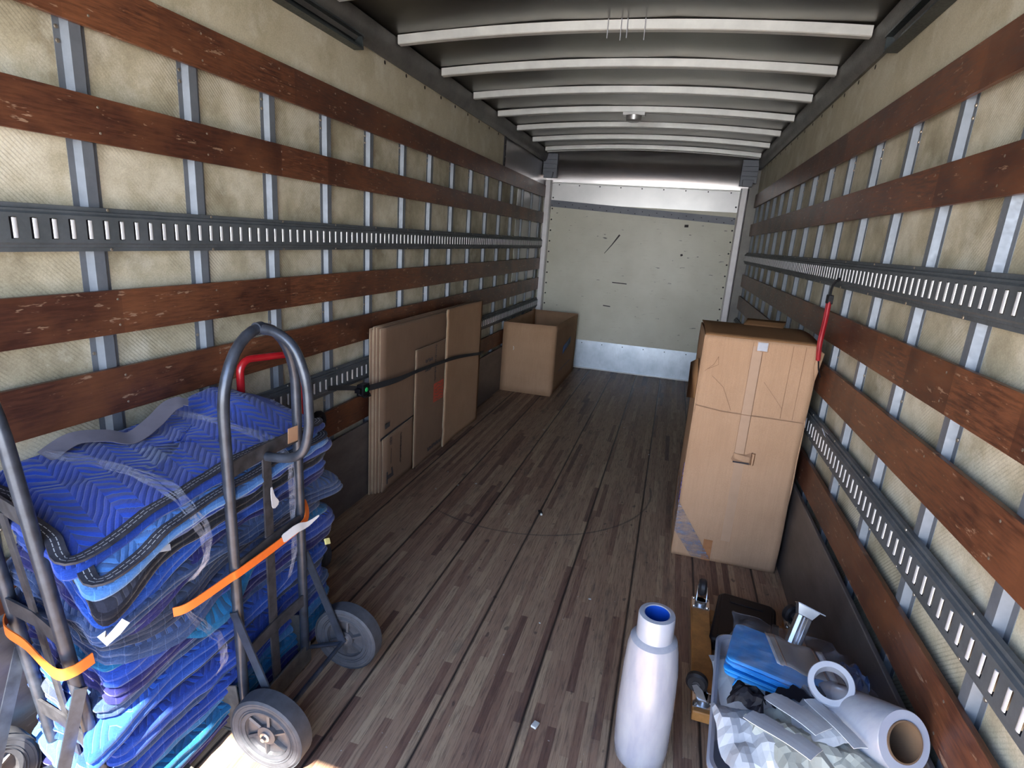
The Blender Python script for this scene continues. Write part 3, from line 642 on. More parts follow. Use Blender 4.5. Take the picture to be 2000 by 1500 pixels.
# bundle of flattened cartons strapped to the left wall
def sheet(name, x, ya, yb, za, zb, mat, lab, lean=.0, wav=.003, seed=1, ragged=0, thick=.007, topslope=0.0):
    b = MB(); rnd = random.Random(seed); N = 40
    eo = [ragged * noise.noise(Vector((seed, i * .35, 0))) for i in range(N + 1)]
    def fn(u, v):
        yl = ya + eo[int(v * N)] + (.10 if ragged else 0) * (1 - v) * 0
        return (x + lean * v + wav * math.sin(u * 5 + seed) , yl + (yb - yl) * u, za + (zb - za) * v + topslope * u * v)
    b.grid(fn, 20, N); o = b.build(name, [mat, M['cardedge']], solid=thick); o.modifiers['s'].material_offset_rim = 1
    if lab: tag(o, lab, 'cardboard', 'flattened cartons strapped to the left wall')
    return o
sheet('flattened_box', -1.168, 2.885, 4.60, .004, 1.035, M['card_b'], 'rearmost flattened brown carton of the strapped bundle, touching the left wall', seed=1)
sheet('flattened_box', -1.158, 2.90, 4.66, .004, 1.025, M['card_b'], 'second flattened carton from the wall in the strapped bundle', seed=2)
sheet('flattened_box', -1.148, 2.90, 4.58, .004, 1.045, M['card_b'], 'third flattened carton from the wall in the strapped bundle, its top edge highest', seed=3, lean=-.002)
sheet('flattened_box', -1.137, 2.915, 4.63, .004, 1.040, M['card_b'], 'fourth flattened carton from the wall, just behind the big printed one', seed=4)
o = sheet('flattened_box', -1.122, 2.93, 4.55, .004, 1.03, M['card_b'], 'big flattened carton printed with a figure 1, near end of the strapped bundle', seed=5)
X = -1.108
b = MB(); b.ribbon([(X - .006, 2.93, .352), (X - .004, 3.1, .37), (X - .006, 3.45, .385)], [.014, .007, .004], .002, (1, 0, 0)); b.build('flap_seam', [M['slotdark']], o)
b = MB(); b.grid(lambda u, v: (X - .002 + .004 * math.sin(v * 3), 2.945 + .46 * u, .006 + .345 * v + .03 * u * v), 6, 10); q = b.build('lower_flap', [M['card_b'], M['cardedge']], o, solid=.006); q.modifiers['s'].material_offset_rim = 1
def worn_print(x, y, z, length, width, mat, parent, seed, vertical=True, name='worn_print'):
    """rows of small worn ink marks, too blurred in the place to read"""
    b = MB(); rnd = random.Random(seed); p = 0
    while p < length:
        l = rnd.uniform(.4, .8) * width
        for q in range(3):
            w2 = width * rnd.uniform(.45, .95); off = rnd.uniform(0, width - w2); hh = l * (.45 if q else .3); st = p + q * l * .5
            if vertical: b.box((x, y + off, z + st), (x + .0008, y + off + w2, z + st + hh * .6))
            else: b.box((x, y + st, z + off), (x + .0008, y + st + hh * .6, z + off + w2))
        p += l + width * .25
    return b.build(name, [mat], parent, smooth=False)
xt = X + .0085
b = MB()
for poly in ([(2.985, .045), (3.0, .045), (3.0, .125), (2.985, .125)], [(3.0, .072), (3.065, .072), (3.065, .098), (3.0, .098)], [(3.065, .072), (3.078, .072), (3.06, .135), (3.045, .135), (3.052, .098), (3.065, .098)]): b.prism(poly, 'x', xt + .001, xt + .002)
b.build('printed_numeral', [M['inkgrey']], o, smooth=False, label='large printed figure 1')
worn_print(xt + .002, 3.035, .165, .10, .008, M['inkgrey'], o, 3); worn_print(xt + .002, 3.02, .295, .034, .03, M['inkgrey'], o, 5); worn_print(xt + .002, 3.16, .125, .19, .022, M['ink'], o, 7)
b = MB(); b.ribbon([(xt, 2.96, .43), (xt, 3.02, .435)], .03, .001, (1, 0, 0)); b.build('scuff_mark', [M['inkgrey']], o)
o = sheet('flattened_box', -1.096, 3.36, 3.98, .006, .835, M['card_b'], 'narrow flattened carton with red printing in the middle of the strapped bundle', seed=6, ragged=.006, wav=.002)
xt = -1.0895
b = MB(); b.add([(xt, 3.66, .40), (xt, 3.84, .40), (xt, 3.84, .54), (xt, 3.66, .54)], [(0, 1, 2, 3)]); b.build('red_print', [M['inkred']], o)
b = MB()
for i in range(5): b.ribbon([(xt + .001, 3.68 + .03 * j, .415 + .026 * i + .008 * math.sin(j * 2 + i)) for j in range(6)], .006, .0008, (1, 0, 0))
b.build('print_texture', [M['card_b']], o)
worn_print(xt + .002, 3.66, .56, .24, .03, M['inkgrey'], o, 9); worn_print(xt + .002, 3.50, .72, .12, .03, M['inkgrey'], o, 11, False); worn_print(xt + .002, 3.50, .66, .10, .02, M['inkgrey'], o, 12, False); worn_print(xt + .002, 3.58, .05, .24, .035, M['inkgrey'], o, 13, False)
sheet('flattened_box', -1.078, 3.83, 4.60, .004, 1.055, M['card'], 'plain wavy edged corrugated sheet at the far end of the strapped bundle', seed=9, ragged=.022, wav=.006, thick=.009)
# black ratchet strap round the bundle
t = empty('ratchet_strap', (-1.13, 2.74, .72)); tag(t, 'black ratchet strap with green button holding the flattened cartons to the wall', 'strap')
b = MB(); pth = smoothpath([(.01, -.02, .0), (.050, .30, -.012), (.050, .62, -.02), (.062, .95, -.03), (.068, 1.3, -.05), (.066, 1.86, -.12), (.02, 1.93, -.14), (-.04, 2.12, -.17), (-.052, 2.3, -.2)], 6)
b.ribbon(pth, [.028 + .006 * math.sin(i * .4) for i in range(len(pth))], .003, [(math.cos(.5 * math.sin(i * .25)), 0, math.sin(.5 * math.sin(i * .25))) for i in range(len(pth))]); b.build('webbing', [M['strapblack']], t)
b = MB(); b.ribbon(smoothpath([(0, 0, 0), (-.03, -.08, .02), (-.055, -.20, .045), (-.06, -.235, .05)], 5), .026, .004, (1, 0, 0)); b.build('tail_webbing', [M['strapblack']], t)
b = MB(); b.box((-.012, -.035, -.035), (.028, .035, .03)); b.box((-.01, -.06, -.012), (.02, .06, .012)); b.tube([(0, -.04, -.02), (.03, -.02, -.04), (.03, .04, -.045), (0, .05, -.01)], .006, 8); b.build('ratchet', [M['blackpl']], t, bevel=.004)
b = MB(); b.lathe([(0, .006), (.011, .005), (.013, 0)], 16, 0, Matrix.Translation((.028, .0, .0)) @ Matrix.Rotation(math.pi / 2, 4, 'Y')); b.build('button', [M['green']], t)

# red strap hanging from the right cargo rail, black hook; tag; hook on left wall
t = empty('red_strap', (1.165, 2.95, 1.50)); tag(t, 'red strap hanging by a black hook from the upper rail on the right wall', 'strap')
b = MB(); b.ribbon(smoothpath([(.018, 0, .02), (-.006, 0, -.02), (-.008, .0, -.09)], 5), .03, .006, (1, 0, 0)); b.box((-.018, -.024, -.10), (.004, .024, -.06)); b.build('hook', [M['blackpl']], t, bevel=.003)
b = MB()
for dy in (-.013, .011): b.tube(smoothpath([(-.008, dy, -.08), (-.012, -.02 + dy, -.17), (-.022, -.05 + dy, -.27), (-.012, -.04 + dy * .6, -.36)], 6), .008, 8, sx=1.3)
b.build('webbing', [M['strapred']], t)
b = MB(); b.ribbon([(-.012, -.04, -.355), (.0, -.02, -.40), (.02, .0, -.44)], .028, .005, (1, 0, 0)); b.build('end_hook', [M['blackpl']], t)
b = MB(); b.ribbon(smoothpath([(1.197, 2.70, .855), (1.182, 2.68, .868), (1.172, 2.66, .875), (1.178, 2.64, .855)], 4), .022, .002, (.7, 0, .7))
tag(b.build('plastic_tag', [M['white']]), 'small white plastic scrap caught on the lower rail of the right wall', 'tag')
t = empty('strap_fitting', (-1.16, 2.37, .63)); tag(t, 'black strap fitting with shiny catch hanging on the left wall behind the blankets', 'strap fitting')
b = MB(); b.tube(arc((0, 0, 0), .045, 0, 360, 16, 'yz')[:-1], .016, 8, closed=True); b.box((-.018, -.08, -.03), (.015, -.03, .03)); b.build('ring', [M['blackpl']], t)
b = MB(); b.tube([(.016, -.035, .03), (.02, -.03, 0), (.016, -.028, -.025)], .005, 8); b.add([(.012, -.012, -.02), (.012, .02, -.015), (.012, .0, .015)], [(0, 1, 2)]); b.build('catch', [M['chrome']], t)

# ------------------------------------------------------------------ hand trucks
def wheel(parent, x, y, z, rad=.125, w_=.056):
    T = Matrix.Translation((x, y, z)) @ Matrix.Rotation(math.pi / 2, 4, 'Y'); h = w_ / 2
    b = MB(); pr = [(rad * .60, -h * .8), (rad * .80, -h * .95), (rad * .92, -h), (rad * .985, -h * .72)]
    for q in (-.45, -.15, .15, .45): pr += [(rad, (q - .1) * w_), (rad * .975, q * w_ + .0), (rad, (q + .1) * w_)] if False else [(rad, q * w_)]
    pr += [(rad * .985, h * .72), (rad * .92, h), (rad * .80, h * .95), (rad * .60, h * .8)]
    b.lathe(pr, 40, 0, T, close=True)
    for rr_ in (.70, .76, .87): 
        for s_ in (-1, 1): b.lathe([(rad * rr_ - .002, s_ * h * .90), (rad * rr_, s_ * (h * .96 + .0015)), (rad * rr_ + .002, s_ * h * .90)], 40, 0, T)
    ti = b.build('tyre', [M['rubber']], parent)
    b = MB(); b.lathe([(rad * .61, -h * .75), (rad * .57, -h * .35), (rad * .24, -h * .30), (rad * .24, -h * .8), (.012, -h * .9), (.012, h * .9), (rad * .24, h * .8), (rad * .24, h * .30), (rad * .57, h * .35), (rad * .61, h * .75)], 32, 0, T, close=True)
    for k in range(6):
        a = k * math.pi / 3; 
        b.box((rad * .20, -.004, -h * .72), (rad * .58, .004, h * .72), 0, T @ Matrix.Rotation(a, 4, 'Z') @ Matrix.Rotation(.35, 4, 'X'))
    hb = b.build('wheel_hub', [M['hub']], ti)
    for s_ in (-1, 1):
        b = MB(); b.lathe([(0, s_ * (h + .012)), (.007, s_ * (h + .012)), (.009, s_ * (h + .004)), (.016, s_ * (h + .002)), (.016, s_ * h * .8)], 12, 0, T); b.build('axle_nut', [M['chrome']], ti)
    return ti
def hand_truck(loc, rot, label, hw=.155, H=1.30, loop=True):
    t = empty('hand_truck', loc, rot); tag(t, label, 'hand truck', None)
    path = [(-hw, 0, .07), (-hw, 0, .6), (-hw, 0, 1.02)] + [(-hw * math.cos(a), 0, 1.08 + (H - 1.08) * math.sin(a)) for a in [math.pi * i / 18 for i in range(19)]] + [(hw, 0, 1.02), (hw, 0, .6), (hw, 0, .07)]
    b = MB(); b.tube(path, .0155, 14); b.build('frame', [M['steelpaint']], t)
    if loop:
      b = MB(); b.tube(smoothpath([(.0, 0, H - .002), (0, -.06, H - .006), (0, -.115, H - .045), (0, -.148, H - .13), (0, -.155, H - .22), (0, -.152, H - .29), (0, -.13, H - .355), (0, -.08, H - .385), (0, .0, H - .395)], 5), .0145, 12); b.build('handle', [M['steelpaint']], t)
    if loop:
      b = MB(); b.tube([(-.012, 0, H), (.012, 0, H)], .0185, 14); b.build('handle_joint', [M['steelpaint']], t)
    for z in (.925, .61, .29):
        b = MB(); b.ribbon([(-hw, -.008, z), (-hw * .5, -.004, z), (0, .0, z), (hw * .5, -.004, z), (hw, -.008, z)], .046, .006, (0, -1, 0)); b.build('crossbar', [M['flatsteel']], t)
    b = MB(); b.ribbon([(0, -.002, H - .395), (0, .002, .61), (0, .004, .3), (0, .0, .02)], .036, .006, (0, -1, 0)); b.build('centre_bar', [M['flatsteel']], t)
    b = MB(); b.box((-hw - .02, -.01, .006), (hw + .02, .20, .014)); b.box((-hw - .02, -.012, .006), (hw + .02, -.004, .09)); b.build('toe_plate', [M['gussetsteel']], t, bevel=.002)
    if loop:
        for sx in (-1, 1):
            b = MB(); b.prism([(-.01, .03), (.01, .20), (.13, .16), (.12, .016)], 'x', sx * (hw + .020) - .002, sx * (hw + .020) + .002); b.build('side_gusset', [M['gussetsteel']], t)
    for sx in (-1, 1):
        b = MB(); x = sx * (hw + .017); b.ribbon([(x, .0, .47), (x + sx * .004, -.145, .125)], .03, .005, (sx, 0, 0)); b.tube([(x, .002, .06), (x, -.145, .125)], .008, 8); b.build('axle_bracket', [M['steelpaint']], t)
    b = MB(); b.tube([(-.25, -.145, .125), (.25, -.145, .125)], .008, 10); b.build('axle', [M['steelpaint']], t)
    for sx in (-1, 1): wheel(t, sx * .215, -.145, .125)
    return t
ht = hand_truck((-.672, 1.395, 0), (R(.8), R(-1.8), R(90)), 'dark grey hand truck with loop handle, leaning on the right side of the blanket stack')
ht2 = hand_truck((-.890, .898, 0), (R(4), R(-4.5), R(-14)), 'dark grey hand truck at the near end of the blanket stack, partly out of view', .14, loop=False)
# orange strap tying each truck to the stack
b = MB(); b.ribbon(smoothpath([(-.705, 1.04, .571), (-.682, 1.075, .574), (-.656, 1.19, .592), (-.648, 1.225, .596), (-.640, 1.38, .602), (-.642, 1.515, .608), (-.655, 1.555, .635), (-.68, 1.57, .665)], 6), .028, .003, (1, 0, .0))
tag(b.build('orange_strap', [M['orange']]), 'orange webbing strap across the hand truck with the loop handle', 'strap')
b = MB(); b.ribbon(smoothpath([(-1.13, 1.00, .545), (-1.115, .92, .545), (-1.06, .868, .545), (-.95, .842, .548), (-.80, .798, .55), (-.764, .815, .552), (-.758, .86, .555)], 6), .03, .003, [(-1, -.1, 0)] * 9 + [(-.25, -1, 0)] * 18 + [(.8, -.5, 0)] * 10)
tag(b.build('orange_strap', [M['orange']]), 'orange webbing strap across the near end hand truck', 'strap')
b = MB(); b.ribbon(smoothpath([(-.635, 1.40, .612), (-.625, 1.46, .622), (-.62, 1.51, .614), (-.61, 1.56, .624)], 5), [.024, .03, .03, .03, .03, .028, .028, .026, .024, .02, .018, .016, .012, .01, .008, .004], .002, (1, 0, .2))
tag(b.build('tape_scrap', [M['paper']]), 'torn white tape scrap stuck on the orange strap', 'tape scrap')
b = MB(); b.ribbon(smoothpath([(-.650, 1.375, .80), (-.648, 1.378, .765), (-.646, 1.39, .73)], 4), [.006, .008, .012, .014, .018, .022, .03, .03, .016], .002, (1, 0, 0))
tag(b.build('tape_scrap', [M['paper']]), 'torn white sticker scrap on the centre bar of the hand truck', 'tape scrap')
b = MB(); b.ribbon([(-.645, 1.455, .942), (-.643, 1.50, .94)], .05, .002, (1, 0, 0)); tag(b.build('tape_scrap', [M['tape']]), 'crinkled clear tape wrapped round the top crossbar of the hand truck', 'tape scrap')
# red hand truck behind the stack
t = empty('red_hand_truck', (-1.115, 2.0, 0), (0, 0, R(78))); tag(t, 'hand truck with glossy red tube handle, standing behind the blanket stack', 'hand truck')
b = MB(); b.tube([(-.17, 0, .06), (-.17, 0, .55), (-.165, 0, .93)] + arc((-.115, 0, 1.0), .05, 180, 90, 6) + arc((.085, 0, .99), .05, 90, 0, 6) + [(.135, 0, .8), (.15, 0, .55), (.15, 0, .06)], .0155, 14); b.build('frame', [M['redpaint']], t)
for z in (.3, .6):
    b = MB(); b.ribbon([(-.165, 0, z), (.15, 0, z)], .04, .006, (0, -1, 0)); b.build('crossbar', [M['redpaint']], t)
b = MB(); b.box((-.17, 0, .01), (.17, .04, .016)); b.build('toe_plate', [M['gussetsteel']], t)
wheel(t, -.115, -.08, .10, .10, .045); wheel(t, .115, -.08, .10, .10, .045)

# ------------------------------------------------------------------ blanket stack
def foot(s, corners, rc=.05):
    """rounded quadrilateral footprint, s in 0..1, corners A(near right) B(far right) C(far left) D(near left)"""
    P = [Vector((c[0], c[1])) for c in corners]; seg = int(s * 4) % 4; u = s * 4 - int(s * 4)
    a, c = P[seg], P[(seg + 1) % 4]; p = a.lerp(c, u)
    ctr = sum(P, Vector((0, 0))) / 4
    k = min(u, 1 - u)
    if k < .10: p = p.lerp(ctr, .055 * (1 - k / .10) ** 2)
    return p
TOP = .875
def zlift(x, y, lev):
    g = max(0, min(1, lev))
    return g * (.10 * max(0, -.70 - x) + .02 * math.sin((y - .9) * 3.0) + .05 * math.exp(-((y - 1.68) / .16) ** 2) * min(1, max(0, (-.72 - x) / .25))) - g * .03 * math.exp(-((x + .68) ** 2 + (y - .82) ** 2) / .04)
def pad(idx, zb, zt, corners, mat, label, folds=2, wob=.02, seed=0, droop=(0, 0, 0, 0), detail=False):
    """droop: (centre s, width, outward metres, downward metres)"""
    N = 180 if not detail else 240; b = MB(); rows = []; th = (zt - zb) / folds
    prof = []
    for k in range(folds):
        for a in (-62, -25, 10, 45, 72) if k else (-80, -45, -10, 25, 62): prof.append((math.cos(R(a)) * th * .85, zb + th * (k + .5) + math.sin(R(a)) * th * .5, k))
    ctr = sum((Vector((c[0], c[1])) for c in corners), Vector((0, 0))) / 4
    vs = []; lev = (zb + zt) / 2 / TOP
    def P(s, inset, z, k):
        p = foot(s, corners); d = (ctr - p); L = d.length; d.normalize()
        ang = s * 6.283; nz = noise.noise(Vector((math.cos(ang) * 2.2, math.sin(ang) * 2.2, seed * 1.7 + k * .35))) ; nf = noise.noise(Vector((math.cos(ang) * 9, math.sin(ang) * 9, seed * 2.1 + k)))
        off = wob * nz + wob * .35 * nf; dr = 0
        if droop[1]:
            ds = abs((s - droop[0] + .5) % 1 - .5); gg = math.exp(-(ds / droop[1]) ** 2); off += droop[2] * gg; dr = droop[3] * gg
        p = p - d * (off - inset)
        zz = z + zlift(p.x, p.y, lev) - dr * max(0, 1 - inset * 9) + .010 * noise.noise(Vector((p.x * 7, p.y * 7, 3 + seed * .12))) + .006 * noise.noise(Vector((p.x * 17, p.y * 17, seed * .5 + k)))
        return Vector((p.x, p.y, max(zz, .018)))
    m_ = len(prof)
    for (dx_, z, k) in prof:
        for j in range(N): vs.append(P(j / N, -dx_ + th * .2, z, k))
    fs = [(i * N + j, i * N + (j + 1) % N, (i + 1) * N + (j + 1) % N, (i + 1) * N + j) for i in range(m_ - 1) for j in range(N)]
    base = (m_ - 1) * N; insets = [.03, .07, .13, .2, .28] if not detail else [.02, .04, .07, .10, .13, .17, .21, .25, .3]
    for q in insets:
        o = len(vs)
        for j in range(N):
            v = P(j / N, q, zt + .004, folds)
            if detail: v.z += .010 * noise.noise(Vector((v.x * 5, v.y * 5, 9))) + .004 * noise.noise(Vector((v.x * 14, v.y * 14, 4)))
            vs.append(v)
        fs += [(base + j, base + (j + 1) % N, o + (j + 1) % N, o + j) for j in range(N)]; base = o
    vs.append(Vector((ctr.x, ctr.y, zt + zlift(ctr.x, ctr.y, lev) + .004))); c = len(vs) - 1
    fs += [(base + j, base + (j + 1) % N, c) for j in range(N)]
    fs.append(tuple(reversed(range(N))))
    b.add(vs, fs); nside = (m_ - 1) * N; b.mi = [1 if i < nside else 0 for i in range(len(b.f))]
    o = b.build('moving_blanket', [Q[mat], QS[mat]], sub=0)
    tag(o, label, 'blanket', 'folded quilted moving blankets in the stack')
    return o, P, (zb, zt, folds)
layers = [  # colour, label word, thickness, folds, droop
 ('navy', 'violet navy', .045, 2, (.97, .03, .02, .01)), ('teal', 'bright teal', .04, 2, (.93, .03, .035, .02)), ('sky', 'pale sky blue', .035, 1, (0, 0, 0, 0)), ('royal', 'royal blue', .045, 2, (.1, .03, .02, .0)),
 ('denim', 'faded denim blue', .04, 2, (.98, .02, .03, .02)), ('royal', 'royal blue', .05, 2, (.12, .05, .03, .0)), ('dusty', 'dusty grey blue', .04, 2, (0, 0, 0, 0)), ('bright', 'bright blue', .045, 2, (.99, .03, .05, .03)),
 ('denim', 'faded denim blue', .035, 2, (.25, .04, .03, .02)), ('navy', 'violet navy', .04, 2, (.24, .05, .04, .01)), ('royal', 'royal blue', .045, 2, (.22, .04, .05, .01)), ('teal', 'bright teal', .02, 1, (.085, .035, .05, .08)),
 ('denim', 'faded denim blue', .04, 2, (.06, .04, .04, .05)), ('dusty', 'dusty grey blue', .035, 3, (.05, .03, .02, .03)), ('denim', 'faded denim blue', .045, 3, (.23, .03, .05, .02)), ('navy', 'violet navy', .035, 2, (.04, .04, .03, .06)),
 ('bright', 'bright blue', .04, 2, (.02, .04, .03, .05)), ('dark', 'black edged', .03, 2, (.0, .03, .03, .05)), ('royal', 'royal blue', .035, 1, (.0, .03, .01, .02))]
tot = sum(l[2] for l in layers); z = .018; scl = (.800 - .018) / tot
ordw = ['lowest', 'second', 'third', 'fourth', 'fifth', 'sixth', 'seventh', 'eighth', 'ninth', 'tenth', 'eleventh', 'twelfth', 'thirteenth', 'fourteenth', 'fifteenth', 'sixteenth', 'seventeenth', 'eighteenth', 'nineteenth']
rn = random.Random(5)
for i, (c, wd, th, fo, dr) in enumerate(layers):
    th *= scl; j = lambda a: rn.uniform(-a, a); e = .03 * (i / 19) if i > 9 else .0
    cor = [(-.735 + j(.018) + e * .4, .865 + j(.02)), (-.735 + j(.018) + e * .4, 1.80 + j(.03)), (-1.135 + j(.008), 1.76 + j(.02)), (-1.145 + j(.008), .955 + j(.02))]
    pad(i, z, z + th * 1.04, cor, c, '%s quilted moving blanket, %s from the bottom of the stack' % (wd, ordw[i]) if i else 'violet navy quilted moving blanket, lowest in the stack on the floor', fo, .022, seed=i + 1, droop=dr)
    z += th
# light blue pad with black binding, then the royal blue one on top
o1, P1, pr1 = pad(20, .800, .832, [(-.672, .830), (-.690, 1.76), (-1.14, 1.78), (-1.165, .955)], 'light', 'light blue moving blanket with black stitched border, second from the top of the stack', 1, .012, 21, (0.0, .03, .015, .012), True)
o2, P2, pr2 = pad(21, .832, .862, [(-.735, .812), (-.735, 1.80), (-1.15, 1.80), (-1.185, .945)], 'royal', 'royal blue zigzag quilted moving blanket with black border on top of the stack', 1, .018, 22, (0.0, .03, .015, .012), True)
for o_, P_, (zb, zt, fo) in ((o1, P1, pr1), (o2, P2, pr2)):
    for rng in ((-.235, .27),):
        pts = []; nr = []
        for q in range(70):
            s = (rng[0] + (rng[1] - rng[0]) * q / 69) % 1.0; p = P_(s, .008, zt + .006, fo); p2 = P_(s, .0, (zb + zt) / 2, 0)
            pts.append(p + Vector((0, 0, .001))); d = (p2 - p); nr.append(Vector((d.x * .3 + 0, d.y * .3, 1)))
        b = MB(); b.ribbon(pts, .034, .006, nr); b.build('binding', [M['binding']], o_, label='black stitched border tape')
# care labels and bits on the stack
for (p, s_, lab, mt) in (((-.672, 1.00, .792), (.002, .035, .016), 'small white care label on the blanket under the light blue one', 'white'), ((-.672, 1.70, .435), (.004, .022, .022), 'pale yellow tag on the far edge of the blanket stack', 'yellow')):
    b = MB(); b.box((-s_[0], -s_[1] / 2, -s_[2] / 2), s_[:1] + (s_[1] / 2, s_[2] / 2)); o = b.build('care_label', [M[mt]]); o.location = p; o.rotation_euler = (R(-20), R(-30), 0); tag(o, lab, 'label')
b = MB(); b.ribbon([(-.695, .840, .655), (-.676, .834, .643), (-.662, .85, .662), (-.655, .87, .680)], .020, .002, (.7, -.7, .2)); tag(b.build('care_label', [M['foam']]), 'folded white paper label between blankets at the near corner', 'label')
# grey strip lying on top
def topz(x, y): return .868 + zlift(x, y, .97)
pts = smoothpath([(-1.14, 1.075, .925), (-1.13, 1.15, .955), (-1.09, 1.215, .95), (-1.06, 1.27, .930), (-1.06, 1.35, .955), (-1.07, 1.42, .985), (-1.06, 1.455, .995), (-1.045, 1.475, .99)], 7)
b = MB(); b.ribbon(pts, [.05 if i < 44 else .035 for i in range(len(pts))], .003, [(.5, -.1, 1)] * len(pts)); tag(b.build('edge_strip', [M['greystrip']]), 'curled grey felt strip lying on top of the blue blankets', 'strip')
# clear stretch film strands
def strand(pts, wd, lab, fl=4):
    b = MB(); pts = smoothpath(pts, 10); k = len(pts)
    for q in range(fl):
        o = (q - fl / 2) / fl
        pp = [p + Vector((.0, o * wd * (.5 + .5 * math.sin(i / k * 3.1)) + .002 * math.sin(i * .8 + q), .002 * q)) for i, p in enumerate(pts)]
        b.ribbon(pp, [wd / fl * 1.3 * (.6 + .4 * math.sin(i * .3 + q * 2)) for i in range(k)], .0012, [(.25 * math.sin(i * .5 + q), .3, 1)] * k if False else [Vector((.5 * i / k + .2, -.15, 1 - .9 * i / k)) for i in range(k)])
    tag(b.build('film_strand', [M['film']]), lab, 'plastic film', 'twisted strands of clear stretch film')
strand([(-1.15, 1.08, topz(-1.15, 1.08) + .012), (-.98, 1.10, topz(-.98, 1.1) + .02), (-.84, 1.11, topz(-.84, 1.1) + .02), (-.73, 1.10, topz(-.73, 1.1) + .012), (-.672, 1.10, .84), (-.655, 1.12, .77), (-.662, 1.12, .69), (-.69, 1.10, .64)], .04, 'clear stretch film strand looped over the near half of the blanket stack')
strand([(-1.14, 1.46, topz(-1.14, 1.46) + .012), (-.98, 1.48, topz(-.98, 1.48) + .016), (-.84, 1.49, topz(-.84, 1.49) + .014), (-.73, 1.49, topz(-.73, 1.49) + .006), (-.672, 1.50, .83), (-.665, 1.50, .72), (-.668, 1.50, .60), (-.672, 1.51, .50), (-.69, 1.50, .40)], .035, 'clear stretch film strand over the far half of the blanket stack, behind the hand truck')
strand([(-.69, 1.07, .56), (-.672, 1.12, .47), (-.665, 1.16, .40), (-.67, 1.17, .33), (-.70, 1.17, .27)], .03, 'short clear film strand hanging below the orange strap', 3)

# ------------------------------------------------------------------ standing roll of stretch wrap
t = empty('stretch_wrap_roll', (.555, 1.585, 0), (R(1), R(-1.2), 0)); tag(t, 'tall white roll of stretch wrap standing upright on the floor', 'stretch wrap roll')
b = MB(); b.lathe([(0, .002), (.074, .0), (.082, .012), (.086, .06), (.087, .2), (.083, .34), (.076, .42), (.070, .445), (.052, .458), (.045, .46)], 48)
me = b; vs2 = []
for (x, y, z_) in b.v:
    r0 = math.hypot(x, y); k = 1 + (.035 * noise.noise(Vector((x * 12, y * 12, z_ * 5))) if r0 > .06 else 0); vs2.append((x * k, y * k, z_))
b.v = vs2; b.build('wrap_body', [M['wrap']], t)
b = MB(); b.lathe([(.046, .43), (.0525, .44), (.055, .46), (.055, .527), (.053, .533), (.040, .535), (.037, .533), (.0365, .47), (.0365, .40)], 40, [0, 0, 0, 0, 0, 0, 1, 1]); b.lathe([(0, .445), (.0365, .445)], 24, 2); b.build('roll_collar', [M['wrapend'], M['bluecore'], M['browncore']], t)

# ------------------------------------------------------------------ upside-down wooden dolly, black case
t = empty('furniture_dolly', (.95, 2.13, 0), (0, 0, R(-1))); tag(t, 'wooden furniture dolly lying upside down beside the tall carton, casters up', 'dolly')
def beam(x0, x1):
    b = MB(); b.box((x0, -.36, .012), (x1, .34, .052)); return b.build('beam', [M['dollywood']], t, bevel=.004)
beam(-.225, -.148); beam(.165, .235)
for y_ in (-.30, .24):
    b = MB(); b.box((-.22, y_, .0), (.23, y_ + .09, .0115)); b.build('cross_slat', [M['dollywood']], t, bevel=.002)
def caster(x, y, ang=0, parent=None):
    c = MB(); c.box((x - .038, y - .04, .052), (x + .038, y + .04, .056))
    for dx_ in (-.028, .028):
        for dy_ in (-.03, .03): c.lathe([(0, .006), (.005, .005), (.007, 0)], 8, 0, Matrix.Translation((x + dx_, y + dy_, .056)))
    c.lathe([(.026, .056), (.026, .068), (.02, .072), (0, .072)], 16, 0, Matrix.Translation((x, y, 0)))
    o = c.build('caster', [M['chrome']], parent)
    a = Matrix.Translation((x, y, 0)) @ Matrix.Rotation(ang, 4, 'Z')
    c = MB(); c.box((-.023, -.012, .066), (.023, .02, .072), 0, a)
    for sx in (-1, 1): c.prism([(-.012, .068), (.02, .068), (.045, .115), (.03, .125), (.008, .11)], 'x', sx * .021 - .0015, sx * .021 + .0015, 0, a)
    c.build('fork', [M['chrome']], o)
    c = MB(); c.lathe([(.012, -.015), (.030, -.016), (.038, -.008), (.038, .008), (.030, .016), (.012, .015)], 24, 0, a @ Matrix.Translation((0, .032, .118)) @ Matrix.Rotation(math.pi / 2, 4, 'Y'), close=True)
    c.lathe([(0, -.018), (.013, -.018), (.013, .018), (0, .018)], 12, 1, a @ Matrix.Translation((0, .032, .118)) @ Matrix.Rotation(math.pi / 2, 4, 'Y')); c.build('caster_wheel', [M['rubblack'], M['hub']], o)
caster(-.187, .295, 0, t); caster(.20, .295, 2.2, t); caster(-.187, -.30, 1.4, t); caster(.20, -.30, -1, t)
t = empty('tool_case', (.945, 2.335, .012), (R(2), 0, R(-9))); tag(t, 'black plastic tool case lying flat between the beams of the wooden dolly', 'case')
b = MB(); b.prism([(-.118, -.17), (.118, -.17), (.128, -.15), (.122, .15), (.10, .175), (-.10, .175), (-.122, .15), (-.128, -.15)], 'z', .0, .062); b.build('case_body', [M['blackpl']], t, bevel=.01)
b = MB(); b.prism([(-.10, -.15), (.10, -.15), (.105, .14), (-.105, .14)], 'z', .060, .068); b.box((-.07, .10, .068), (.07, .13, .071)); b.build('case_lid', [M['blackpl']], t, bevel=.004)
b = MB(); b.box((.108, -.06, .02), (.134, .04, .066)); b.build('latch', [M['rubblack']], t, bevel=.003)

